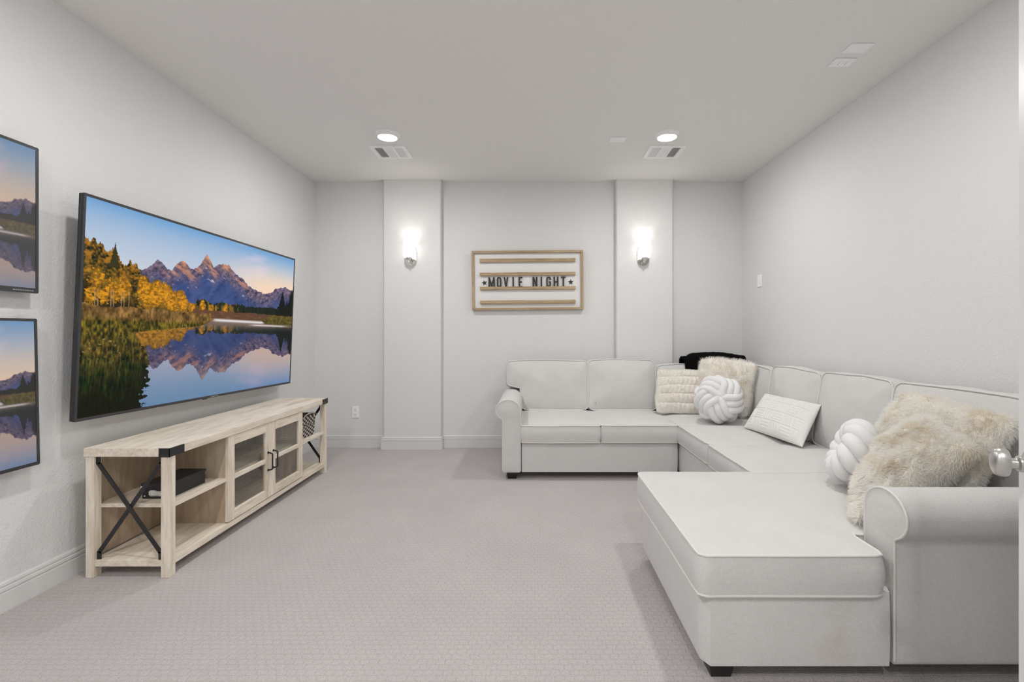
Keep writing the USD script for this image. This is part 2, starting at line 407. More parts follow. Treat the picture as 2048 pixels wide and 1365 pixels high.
# open door on the right edge
HX, HY, DU, DN = .665, .159, (.3915, .9202), (-.9202, .3915)
dr = thing('door_1', (HX, HY, 0), 'white open door standing at the right edge of the picture', 'door', kind='structure')
DM = frame(np.array([HX, HY, 0.0]), (*DU, 0), (*DN, 0), (0, 0, 1))
def D_(m): return place(m, DM)
DW = .914
obj('door_leaf', D_(bx(0, DW, -.035, 0, .012, 2.03, .0015)), 'door_paint', dr)
for z0, z1 in ((.25, .95), (1.1, 1.85)):
    for x0, x1 in ((.12, .42), (.50, .79)):
        for y0, y1 in ((-.001, .006), (-.041, -.034)):
            fr_ = [bx(x0, x1, y0, y1, z0, z0 + .02), bx(x0, x1, y0, y1, z1 - .02, z1), bx(x0, x0 + .02, y0, y1, z0, z1), bx(x1 - .02, x1, y0, y1, z0, z1)]
            obj('panel_moulding', D_(cat(*fr_)), 'door_paint', dr)
knob = [(.0001, 0), (.033, .0003), (.0325, .0035), (.028, .008), (.016, .0125), (.013, .0155), (.0155, .0175), (.0165, .0205), (.0155, .0245), (.0115, .027), (.0102, .029), (.0105, .0365), (.0125, .0385), (.021, .0390),
        (.0262, .0405), (.0285, .0440), (.0290, .0500), (.0282, .0555), (.0255, .0610), (.019, .0645), (.010, .0665), (.0001, .0670)]
for sg_ in (1, -1):
    k = lathe(knob, 48, 'y', (0, 0, 0))
    k.vertices[:, 0] *= np.where(k.vertices[:, 1] > .0375, .70, 1.0); k.vertices *= (1, sg_, 1)
    if sg_ < 0: k.invert(); 
    k.apply_translation((DW - .057, 0 if sg_ > 0 else -.035, .920))
    obj('door_knob', D_(k), 'brushed_nickel', dr, smooth=40, label='brushed nickel oval door knob')
for z in (.2, 1.02, 1.84):
    hg = cat(bx(-.002, .0, -.033, -.002, z - .045, z + .045), trimesh.creation.cylinder(.006, .092, transform=trimesh.transformations.translation_matrix((-.004, -.041, z))))
    obj('hinge', D_(hg), 'brushed_nickel', dr)

# ------------------------------------------------------------------ ceiling fittings
def ceiling_light(x, y, label, glow='lens_glow'):
    t_ = thing('ceiling_light', (x, y, H), label, 'ceiling light', 'round recessed ceiling lights')
    ring = [(.070, H - .020), (.0745, H - .0235), (.079, H - .022), (.0965, H - .005), (.0985, H), (.070, H)]
    obj('trim_ring', lathe(ring + ring[:1], 56, 'z', (x, y, 0)), 'white_plastic', t_, smooth=40)
    a = np.linspace(0, 1, 8)
    dome = [(max(.0735 * s, .0001), H - .029 + .007 * s * s) for s in a]
    obj('lens', lathe(dome[::-1], 56, 'z', (x, y, 0)), glow, t_, smooth=True, label='glowing white lens')
ceiling_light(-1.142, 3.74, 'lit round ceiling light above the left pilaster, left of the two in view')
ceiling_light(1.059, 3.74, 'lit round ceiling light above the right pilaster, right of the two in view')
ceiling_light(-1.142, 1.80, 'lit round ceiling light over the left half of the room, above the picture')
ceiling_light(1.059, 1.80, 'lit round ceiling light over the chaise, above the picture')
ceiling_light(-1.142, -.14, 'added unseen fill lamp at the left of the entry behind the camera', 'entry_fill_glow')  # this lamp and the next are added out of view to fill the room
ceiling_light(.35, -.60, 'added unseen fill lamp in the middle of the entry behind the camera', 'entry_fill_glow')

def vent(cx, cy, w, d, flip, label):
    t_ = thing('ceiling_vent', (cx, cy, H), label, 'air vent', 'white ceiling air vents')
    z0, z1 = H - .009, H
    o = sbox(cx - w / 2, cy - d / 2, cx + w / 2, cy + d / 2)
    iw, idp = w / 2 - .032, d / 2 - .034
    hole = sbox(cx - iw, cy - idp, cx + iw, cy + idp)
    fr_ = prism(o.difference(hole), z1 - z0, 'xy', z0)
    obj('vent_frame', fr_, 'white_metal', t_, smooth=None)
    obj('duct', bx(cx - iw - .004, cx + iw + .004, cy - idp - .004, cy + idp + .004, H - .001, H - .0004), 'duct_dark', t_)
    s = 2 * iw / 3
    for k in (1, 2):
        x = cx - iw + s * k
        obj('divider', bx(x - .006, x + .006, cy - idp, cy + idp, z0 - .0005, z1 - .001), 'white_metal', t_)
    for bank in (0, 1, 2):
        x0 = cx - iw + s * bank + (.006 if bank else 0.0); x1 = cx - iw + s * (bank + 1) - (.006 if bank < 2 else 0.0)
        if bank == 1:
            for j in range(9):
                y = cy - idp + (j + .5) * 2 * idp / 9
                m = bx(-(x1 - x0) / 2, (x1 - x0) / 2, -.0105, .0105, -.0006, .0006)
                m.apply_transform(trimesh.transformations.rotation_matrix(math.radians(-32), (1, 0, 0))); m.apply_translation(((x0 + x1) / 2, y, H - .0075))
                obj('slat', m, 'white_metal', t_)
        else:
            for j in range(6):
                x = x0 + (j + .5) * (x1 - x0) / 6
                m = bx(-.0068, .0068, -idp, idp, -.0006, .0006)
                m.apply_transform(trimesh.transformations.rotation_matrix(math.radians(38 if bank == 0 else -38), (0, 1, 0))); m.apply_translation((x, cy, H - .0068))
                obj('slat', m, 'white_metal', t_)
vent(-1.213, 4.09, .303, .28, 0, 'white louvred ceiling vent beside the left ceiling light')
vent(1.129, 4.085, .303, .28, 1, 'white louvred ceiling vent beside the right ceiling light')

def ceil_plate(x0, x1, y0, y1, label, holes=False):
    t_ = thing('ceiling_plate', ((x0 + x1) / 2, (y0 + y1) / 2, H), label, 'cover plate')
    obj('plate', bx(x0, x1, y0, y1, H - .006, H, .002), 'white_plastic', t_)
    cx, cy = (x0 + x1) / 2, (y0 + y1) / 2
    for sx in (-1, 1):
        if holes:
            obj('socket', lathe([(.0001, H - .0085), (.0165, H - .0085), (.0175, H - .006)], 24, 'z', (cx + sx * .0195, cy, 0)), 'white_plastic', t_)
            for sy in (-1, 1):
                obj('slot', bx(cx + sx * .0195 - .003, cx + sx * .0195 + .003, cy + sy * .006 - .001, cy + sy * .006 + .001, H - .0092, H - .0084), 'duct_dark', t_)
        else:
            obj('screw', lathe([(.0001, H - .0072), (.003, H - .007), (.0034, H - .006)], 16, 'z', (cx + sx * .045, cy, 0)), 'white_metal', t_)
ceil_plate(.6225, .7475, 3.778, 3.873, 'blank white ceiling plate left of the right ceiling light')
ceil_plate(1.717, 1.840, 2.553, 2.638, 'blank white ceiling plate, nearer one of the pair by the right wall')
ceil_plate(1.721, 1.842, 2.692, 2.775, 'white ceiling socket plate, farther one of the pair by the right wall', True)

# ------------------------------------------------------------------ wall plates
def wall_plate_side(x, s, y0, y1, z0, z1, label):
    t_ = thing('switch_plate', (x, (y0 + y1) / 2, z0), label, 'wall plate')
    obj('plate', bx(x, x + s * .007, y0, y1, z0, z1, .002), 'white_plastic', t_)
    cy, cz = (y0 + y1) / 2, (z0 + z1) / 2
    obj('insert', bx(x + s * .006, x + s * .0095, cy - .0165, cy + .0165, cz - .033, cz + .033, .001), 'white_plastic', t_)
    for sz in (-1, 1):
        obj('screw', lathe([(.0001, .001), (.003, .0006), (.0032, 0)], 14, 'x', (0, 0, 0)).apply_scale((s, 1, 1)).apply_translation((x + s * .007, cy, cz + sz * .047)), 'white_metal', t_)
wall_plate_side(XR, -1, 4.478, 4.562, 1.62, 1.738, 'white switch plate on the right wall near the far corner')
wall_plate_side(XL, 1, 4.418, 4.500, 1.62, 1.738, 'white plate on the left wall just past the far edge of the television')
ot = thing('wall_outlet', (-1.8265, YB, .304), 'white electrical outlet low on the far wall beside the left pilaster', 'outlet')
obj('plate', bx(-1.864, -1.789, YB - .007, YB, .306, .424, .002), 'white_plastic', ot)
for dz in (-.0225, .0225):
    s_ = obj('socket', bx(-1.8265 - .0165, -1.8265 + .0165, YB - .0095, YB - .006, .365 + dz - .0145, .365 + dz + .0145, .002), 'white_plastic', ot)
    for sx in (-.0062, .0062):
        obj('slot', bx(-1.8265 + sx - .0012, -1.8265 + sx + .0012, YB - .0101, YB - .009, .365 + dz - .002, .365 + dz + .007), 'duct_dark', ot)
    obj('slot', bx(-1.8265 - .0022, -1.8265 + .0022, YB - .0101, YB - .009, .365 + dz - .010, .365 + dz - .0055), 'duct_dark', ot)

# ------------------------------------------------------------------ sconces
def sconce(x, label):
    t_ = thing('wall_sconce', (x, YP, 1.863), label, 'wall lamp', 'lit wall sconces')
    stad = sbox(x - .058, 1.921, x + .058, 1.998).union(Point(x, 1.921).buffer(.058, quad_segs=16)).union(Point(x, 1.998).buffer(.058, quad_segs=16))
    obj('backplate', cat(prism(stad, -.012, 'xz', YP), prism(stad.buffer(-.008), -.006, 'xz', YP - .012)), 'chrome', t_, smooth=30)
    yc = YP - .082
    prof = [(.030, 1.936), (.046, 1.934), (.052, 1.939), (.055, 1.948), (.0555, 2.095), (.0525, 2.098), (.0505, 2.095), (.050, 1.952), (.046, 1.944), (.030, 1.942), (.030, 1.936)]
    obj('shade', lathe(prof, 48, 'z', (x, yc, 0)), 'shade_glass', t_, smooth=40, label='frosted white glass shade, lit')
    obj('bulb', trimesh.creation.icosphere(3, .021).apply_translation((x, yc, 2.022)), 'bulb_glow', t_, smooth=True)
    obj('socket_cup', lathe([(.0001, 1.918), (.031, 1.918), (.034, 1.922), (.034, 1.935), (.018, 1.9365), (.017, 1.985), (.0001, 1.986)], 36, 'z', (x, yc, 0)), 'chrome', t_, smooth=40)
    a = np.linspace(0, 1, 18)[:, None]
    p0, p1, p2 = np.array([x, YP - .014, 1.905]), np.array([x, yc + .005, 1.882]), np.array([x, yc, 1.922])
    obj('arm', tube((1 - a) ** 2 * p0 + 2 * a * (1 - a) * p1 + a * a * p2, .008, n=12), 'chrome', t_, smooth=True)
    obj('finial', lathe([(.0001, 1.880), (.006, 1.882), (.0075, 1.889), (.005, 1.897), (.006, 1.918)], 20, 'z', (x, yc, 0)), 'chrome', t_, smooth=True)
sconce(-1.233, 'lit chrome wall sconce with white glass shade on the left pilaster')
sconce(1.121, 'lit chrome wall sconce with white glass shade on the right pilaster')

# ------------------------------------------------------------------ letter board sign
SX0, SX1, SZ0, SZ1 = -.618, .522, 1.421, 2.026
SD = .042
sg_rot = trimesh.transformations.rotation_matrix(math.radians(-.5), (0, 1, 0), ((SX0 + SX1) / 2, YB, SZ0)) @ trimesh.transformations.rotation_matrix(math.radians(1.6), (1, 0, 0), (0, YB - .004, SZ0))
def S(m):
    m = m.copy(); m.apply_transform(sg_rot); return m
yf = YB - .004 - SD
sg = thing('letter_board', ((SX0 + SX1) / 2, YB, SZ0), 'white letter board in a brown wooden frame with four ledges on the far wall', 'sign')
w_ = .023
obj('board', S(bx(SX0 + w_ * .6, SX1 - w_ * .6, YB - .020, YB - .006, SZ0 + w_ * .6, SZ1 - w_ * .6)), 'white_board', sg, label='white panel')
obj('frame_rail', S(bx(SX0, SX1, yf, YB - .004, SZ1 - w_, SZ1, .0015)), 'sign_wood', sg)
obj('frame_rail', S(bx(SX0, SX1, yf, YB - .004, SZ0, SZ0 + w_, .0015)), 'sign_wood', sg)
obj('frame_stile', S(bx(SX0, SX0 + w_, yf, YB - .004, SZ0 + w_, SZ1 - w_, .0015)), 'sign_wood_upright', sg)
obj('frame_stile', S(bx(SX1 - w_, SX1, yf, YB - .004, SZ0 + w_, SZ1 - w_, .0015)), 'sign_wood_upright', sg)
LX0, LX1 = -.535, .442
LEDGE = [(1.908, 1.944), (1.770, 1.803), (1.626, 1.659), (1.482, 1.518)]
for z0, z1 in LEDGE:
    pr = Polygon([(YB - .019, z0 + .004), (YB - .040, z0), (YB - .046, z0 + .004), (YB - .046, z1), (YB - .040, z1), (YB - .038, z1 - .008), (YB - .033, z1 - .008), (YB - .031, z1), (YB - .019, z1)])
    m = prism(pr, LX1 - LX0, 'yz', LX0); m.fix_normals()
    obj('ledge', S(m), 'sign_wood', sg, smooth=None)

def strokes(lines, w):
    g = None
    for l in lines:
        s = LineString(l).buffer(w / 2, cap_style=2, join_style=2)
        g = s if g is None else g.union(s)
    return g
def arc(cx, cy, rx, ry, a0, a1, n=14):
    return [(cx + rx * math.cos(math.radians(a)), cy + ry * math.sin(math.radians(a))) for a in np.linspace(a0, a1, n)]
LH, SW = .107, .0145
def glyph(ch, w):
    h, s = LH, SW; x0, x1 = s / 2, w - s / 2; y0, y1 = s / 2, h - s / 2
    if ch == 'I': return sbox(0, 0, s, h)
    if ch == 'T': return sbox(0, h - s, w, h).union(sbox(w / 2 - s / 2, 0, w / 2 + s / 2, h))
    if ch == 'H': return sbox(0, 0, s, h).union(sbox(w - s, 0, w, h)).union(sbox(0, h / 2 - s / 2, w, h / 2 + s / 2))
    if ch == 'E': return sbox(0, 0, s, h).union(sbox(0, 0, w, s)).union(sbox(0, h - s, w, h)).union(sbox(0, h / 2 - s / 2, w * .88, h / 2 + s / 2))
    if ch == 'N': return sbox(0, 0, s, h).union(sbox(w - s, 0, w, h)).union(Polygon([(0, h), (s, h), (w, 0), (w - s, 0)]))
    if ch == 'M': return sbox(0, 0, s, h).union(sbox(w - s, 0, w, h)).union(Polygon([(0, h), (s, h), (w / 2 + s * .42, .012), (w / 2 - s * .42, .012)])).union(Polygon([(w, h), (w - s, h), (w / 2 - s * .42, .012), (w / 2 + s * .42, .012)]))
    if ch == 'V': return Polygon([(0, h), (s, h), (w / 2 + s * .5, 0), (w / 2 - s * .5, 0)]).union(Polygon([(w, h), (w - s, h), (w / 2 - s * .5, 0), (w / 2 + s * .5, 0)]))
    r = x1 - w / 2
    ring = arc(w / 2, y1 - r, r, r, 180, 0) + arc(w / 2, y0 + r, r, r, 0, -180)
    if ch == 'O': return LineString(ring + ring[:1]).buffer(s / 2, join_style=1)
    if ch == 'G':
        g = LineString([(x1, y1 - r - .012)] + arc(w / 2, y1 - r, r, r, 0, 180) + arc(w / 2, y0 + r, r, r, 180, 360) + [(x1, h * .46)]).buffer(s / 2, cap_style=2, join_style=1)
        return g.union(sbox(w * .5, h * .42, w, h * .42 + s * .85))
def px_x(zx):     # measured across the board's face
    return (920 + zx / 7.314 - 1065) * 4.866 / 950
WORD = [('M', 420, 512, 'M of MOVIE'), ('O', 541, 609, 'O of MOVIE'), ('V', 640, 712, 'V of MOVIE'), ('I', 771, 792, 'I of MOVIE'), ('E', 860, 918, 'E of MOVIE'),
        ('N', 1065, 1136, 'N of NIGHT'), ('I', 1183, 1204, 'I of NIGHT'), ('G', 1266, 1334, 'G of NIGHT'), ('H', 1372, 1444, 'H of NIGHT'), ('T', 1481, 1550, 'T of NIGHT')]
for ch, a, b, nm in WORD:
    g = glyph(ch, (px_x(b) - px_x(a)) if ch != 'I' else SW)
    g = affinity.translate(g, px_x(a), 1.6515)
    m = prism(g, .0045, 'xz', YB - .038); m.fix_normals()
    obj('sign_letter', S(m), 'black_letter', smooth=None, label=f'black capital letter {nm} standing on the letter board', category='letter', group='black letters on the letter board')
for zx, rot, nm in ((359, 12, 'left of the word MOVIE'), (1625, 0, 'right of the word NIGHT')):
    sp = [((.0285 if k % 2 == 0 else .0115) * math.cos(math.radians(90 + 36 * k + rot)), (.0285 if k % 2 == 0 else .0115) * math.sin(math.radians(90 + 36 * k + rot))) for k in range(10)]
    m = prism(affinity.translate(Polygon(sp), px_x(zx), 1.7015), .004, 'xz', YB - .026); m.fix_normals()
    obj('sign_star', S(m), 'black_letter', smooth=None, label=f'black five-pointed star {nm} on the letter board', category='star', group='black stars on the letter board')

# ------------------------------------------------------------------ television pictures
def sm(a, b, x):
    t_ = np.clip((x - a) / (b - a), 0, 1); return t_ * t_ * (3 - 2 * t_)
def F(u, v, su, sv, o=4, seed=0):
    return meshkit.fbm(np.stack([u * su, v * sv, np.full_like(u, seed * 7.3)], -1), o, seed)
def mixc(c, col, a):
    return c * (1 - a[..., None]) + np.asarray(col, float) * a[..., None]
RIDGE = np.array([(-.01, .36), (.10, .34), (.168, .295), (.194, .269), (.208, .25), (.228, .218), (.243, .23), (.266, .26), (.285, .261), (.304, .223), (.329, .196), (.349, .222), (.362, .241), (.388, .223), (.414, .176), (.436, .136), (.456, .164), (.471, .195), (.501, .175), (.53, .158), (.552, .168), (.576, .2), (.622, .234), (.67, .271), (.721, .302), (.774, .314), (.816, .304), (.858, .263), (.919, .238), (.984, .248), (1.01, .26)])
FOREST = np.array([(-.01, .195), (.024, .182), (.052, .2), (.066, .228), (.087, .200), (.104, .262), (.122, .285), (.135, .262), (.155, .262), (.170, .300), (.182, .318), (.192, .305), (.209, .345), (.226, .335), (.245, .345), (.262, .315), (.291, .375), (.315, .37), (.331, .372), (.348, .41), (.374, .425), (.39, .42), (.43, .405), (.47, .43), (.526, .404), (.56, .425), (.602, .408), (.66, .424), (.861, .412), (1.01, .40)])
ASPEN = [(.040, .400, .026, .085), (.058, .44, .017, .05), (.086, .415, .03, .06), (.118, .395, .022, .065), (.180, .385, .018, .07), (.198, .42, .022, .07), (.228, .405, .026, .075), (.258, .395, .024, .08), (.285, .43, .018, .06), (.308, .43, .028, .062), (.335, .43, .024, .058), (.375, .455, .016, .035), (.425, .455, .015, .04), (.468, .46, .012, .035), (.54, .46, .01, .035), (.02, .45, .016, .05)]
def above(u, v):
    jag = (F(u, v * 0, 60, 1, 4, 3) - .5) * .035
    t_ = np.clip(v / .42, 0, 1)
    c = (1 - t_)[..., None] * np.array([112, 160, 208.]) + t_[..., None] * np.array([240, 222, 216.])
    c = mixc(c, (196, 206, 222), (t_ * (1 - t_) * 3.2) * .55)
    warm = sm(.42, .8, u) * sm(.02, .30, v)
    c = mixc(c, (250, 214, 182), warm * .9)
    cl = sm(.45, .72, F(u + v * .5, v, 4, 13, 4, 11)) * sm(.5, .75, u)
    c = mixc(c, (216, 204, 220), cl * (1 - sm(.1, .3, v)) * .8)
    c = mixc(c, (252, 226, 205), cl * sm(.1, .25, v) * .6)
    R = np.interp(u, RIDGE[:, 0], RIDGE[:, 1]) + jag
    d = v - R
    rock = np.array([98, 86, 108.]) + (F(u + v * .7, v - u * .8, 60, 44, 4, 5) - .5)[..., None] * np.array([210, 170, 150.])
    blue = np.array([56, 74, 124.]) + (F(u + v * .5, v, 50, 30, 4, 6) - .5)[..., None] * np.array([64, 56, 50.])
    m = rock * (1 - sm(.03, .16, d))[..., None] + blue * sm(.03, .16, d)[..., None]
    lit = sm(.52, .63, F(u * 1.0 - v * 1.0, v, 40, 18, 4, 9)) * (1 - sm(.02, .13, d)) * sm(.21, .30, u) * (1 - sm(.64, .70, u))
    m = mixc(m, (206, 142, 118), lit * .75)
    peak = (np.exp(-((u - .441) / .022) ** 2) + .8 * np.exp(-((u - .332) / .018) ** 2) + .7 * np.exp(-((u - .54) / .03) ** 2)) * (1 - sm(.0, .075, d))
    m = mixc(m, (236, 160, 108), np.clip(peak * (.05 + 1.5 * F(u, v, 75, 60, 3, 31)), 0, .9))
    snow = sm(.68, .74, F(u - v * .9, v + u * .6, 70, 34, 3, 8)) * sm(.03, .07, d) * (1 - sm(.1, .17, d)) * (u < .68)
    m = mixc(m, (205, 200, 214), snow * .85)
    m = mixc(m, (66, 90, 140), sm(.12, .25, d) * .35)
    e = sm(-.002, .002, d)
    c = c * (1 - e[..., None]) + m * e[..., None]
    # woods
    tj = (F(u, v * 0, 75, 1, 3, 21) - .5) * .05 + (F(u, v * 0, 300, 1, 2, 22) - .5) * .03
    near = 1 - sm(.36, .46, u)
    Ft = np.interp(u, FOREST[:, 0], FOREST[:, 1]) + tj * (.5 + .6 * near)
    n1, n2 = F(u, v, 70, 48, 4, 23), F(u, v, 170, 120, 3, 24)
    wcol = np.array([92, 72, 22.]) + (n1 - .5)[..., None] * np.array([230, 150, 25.]) + (n2 - .5)[..., None] * np.array([200, 140, 40.])
    dark = np.array([26, 34, 24.]) + (F(u, v, 260, 30, 3, 25) - .5)[..., None] * np.array([44, 44, 26.])
    gold = mixc(dark, (150, 108, 34), sm(.50, .66, F(u, v, 90, 20, 3, 26)) * (1 - sm(.52, .72, u)))
    w = wcol * near[..., None] + gold * (1 - near)[..., None]
    top = (1 - sm(.02, .16, v - Ft)) * near
    w = mixc(w, (172, 112, 34), top * sm(.42, .58, n1 * .5 + n2 * .5) * .7)
    w = mixc(w, (26, 24, 10), sm(.12, .22, v - Ft) * near * (1 - sm(.12, .22, u)) * .8)
    for k, (au, av, ru, rv) in enumerate(ASPEN):
        q = ((u - au) / ru) ** 2 + ((v - av) / rv) ** 2 + (n2 - .5) * 2.6 + (n1 - .5) * 1.6
        a = 1 - sm(.55, 1.05, q)
        w = mixc(w, np.array([222, 150, 28.]), a * (.55 + .45 * sm(.3, .7, F(u, v, 150, 130, 2, 60))))
        w = mixc(w, (120, 78, 16), a * sm(.48, .62, F(u, v, 130, 100, 2, 61)) * .75)
    for tu in (.034, .043, .080, .088, .112, .120, .136):
        w = mixc(w, (170, 140, 105), (np.abs(u - tu - (v - .45) * .02) < .0016) * (v > .41) * .7)
    e = sm(-.003, .003, v - Ft)
    c = c * (1 - e[..., None]) + w * e[..., None]
    # tall spruce at the left, spruces at the right
    for su, tp, bs, hw in ((.087, .178, .30, .016), (.915, .272, .47, .046), (.953, .335, .49, .034), (.992, .24, .47, .052)):
        q = hw * np.clip((v - tp) / (bs - tp), 0, 1) * (.45 + 1.1 * F(u * 0 + su, v, 1, 110, 2, int(su * 100)))
        a = ((np.abs(u - su) < q) & (v < bs)).astype(float)
        c = mixc(c, np.array([20, 24, 18.]) if su > .5 else np.array([54, 50, 26.]), a)
    # far bank
    b = sm(.463, .470, v + (F(u, v * 0, 90, 1, 3, 33) - .5) * .012) * (u > .38)
    c = mixc(c, (98, 66, 46), b * .95)
    c = mixc(c, (150, 110, 90), b * sm(.55, .7, F(u, v, 40, 200, 3, 34)) * .5)
    isl = sm(0, .012, v - .462 - .03 * (1 - sm(.77, .85, u)) + (F(u, v * 0, 60, 1, 3, 35) - .5) * .02) * sm(.762, .785, u)
    ic = np.array([92, 80, 36.]) + (F(u, v, 120, 90, 3, 36) - .5)[..., None] * np.array([110, 90, 40.])
    c = c * (1 - isl[..., None]) + ic * isl[..., None]
    return np.clip(c, 0, 255)
BANK = np.array([(.519, .485), (.535, .468), (.555, .44), (.571, .404), (.588, .287), (.60, .214), (.612, .157), (.63, .160), (.659, .176), (.71, .203), (.771, .212), (.831, .209), (.91, .202), (.988, .194), (1.01, .19)])
def picture(u, v):
    vh = .513
    c = above(u, v)
    wob = (F(u, v, 40, 150, 3, 41) - .5) * .012
    ref = above(u + wob * .4, np.clip(2 * vh - v + wob, 0, 1))
    ref = ref * np.array([.84, .82, .85])
    ref = mixc(ref, (92, 100, 130), np.full_like(u, .14))
    deep = sm(.75, 1.0, v) * (1 - sm(.5, .8, u))
    ref = mixc(ref, (98, 132, 162), deep * .6)
    mist = sm(.512, .52, v) * (1 - sm(.535, .60, v))
    ref = mixc(ref, (122, 106, 98), mist * .9 * (1 - sm(.75, .95, u) * .4))
    br = np.exp(-((v - .527 - .006 * (u - .6)) / .009) ** 2) * sm(.46, .50, u) * (1 - sm(.765, .79, u))
    br = np.maximum(br, np.exp(-((v - .549 + .004 * (u - .8)) / .006) ** 2) * sm(.66, .74, u) * (1 - sm(.9, .99, u)) * .9)
    ref = mixc(ref, (226, 220, 220), np.clip(br, 0, 1))
    isl = (v < .537 - .02 * (1 - sm(.765, .80, u)))
    wat = (v > vh) & ~((u > .765) & isl & (v < .537))
    isl_c = np.array([84, 76, 34.]) + (F(u, v, 120, 90, 3, 36) - .5)[..., None] * np.array([100, 84, 40.])
    c = np.where(wat[..., None], ref, np.where(((u > .765) & (v > .5))[..., None], isl_c, c))
    # left bank: brush, sedge, tall grass
    bt = .484 + (F(u, v * 0, 40, 1, 4, 43) - .5) * .04
    lim = np.interp(v, BANK[:, 0], BANK[:, 1]) + (F(u * 0, v, 1, 130, 3, 44) - .5) * .05 * sm(.62, .75, v) + (F(u, v, 110, 40, 2, 45) - .5) * .05 * sm(.62, .72, v)
    bank = (v > bt) & (u < np.where(v < .519, .47, lim))
    n1, n2 = F(u, v, 55, 42, 4, 46), F(u, v, 190, 55, 3, 47)
    brush = np.array([112, 84, 42.]) + (n1 - .5)[..., None] * np.array([150, 110, 70.]) + (n2 - .5)[..., None] * np.array([90, 80, 50.])
    sedge = np.array([80, 70, 20.]) + (n2 - .5)[..., None] * np.array([190, 150, 50.]) + (n1 - .5)[..., None] * np.array([90, 70, 20.])
    blade = F(u + (v - .8) * .06 * np.sin(u * 40), v, 330, 16, 3, 48)
    tall = mixc(np.zeros(u.shape + (3,)) + np.array([72, 62, 22.]), (38, 48, 16), sm(.68, .84, v)) + (blade - .5)[..., None] * np.array([150, 140, 50.]) * sm(.62, .74, v)[..., None] + (n1 - .5)[..., None] * np.array([110, 60, 30.]) + (n2 - .5)[..., None] * np.array([150, 120, 50.]) * (1 - .6 * sm(.7, .8, v))[..., None]
    k = sm(.535, .56, v)
    col = brush * (1 - k)[..., None] + sedge * k[..., None]
    k = sm(.60, .68, v)
    col = col * (1 - k)[..., None] + tall * k[..., None]
    col = mixc(col, (178, 160, 100), sm(.62, .72, F(u, v, 120, 110, 3, 49)) * sm(.6, .63, v) * (1 - sm(.7, .78, v)) * .8)
    col = mixc(col, (16, 17, 8), np.clip(sm(.74, .98, v + (n1 - .5) * .3), 0, 1) * .88)
    col = mixc(col, (22, 24, 12), sm(.13, .20, u) * sm(.72, .85, v) * .55)
    c = np.where(bank[..., None], np.clip(col, 0, 255), c)
    return np.clip(c, 0, 255)
def to_lin(c):
    c = c / 255.0
    return np.where(c < .04045, c / 12.92, ((c + .055) / 1.055) ** 2.4)

def screen_grid(nu, nv, o, ex, ez, zoom=1.0, vm=((0, 0), (1, 1))):
    """Grid of the picture on the plane o + u*ex - v*ez."""
    uu, vv = np.meshgrid((np.arange(nu) / (nu - 1)), (np.arange(nv) / (nv - 1)), indexing='xy')
    P = o + uu[..., None] * ex - vv[..., None] * ez
    i = np.arange(nu * nv).reshape(nv, nu)
    a, b, c_, d_ = i[:-1, :-1].ravel(), i[:-1, 1:].ravel(), i[1:, 1:].ravel(), i[1:, :-1].ravel()
    f = np.vstack([np.c_[a, d_, c_], np.c_[a, c_, b]])
    return P.reshape(-1, 3), f, to_lin(picture(np.abs(1 - (1 - uu) * zoom), np.interp(vv, [q[0] for q in vm], [q[1] for q in vm]))).reshape(-1, 3)

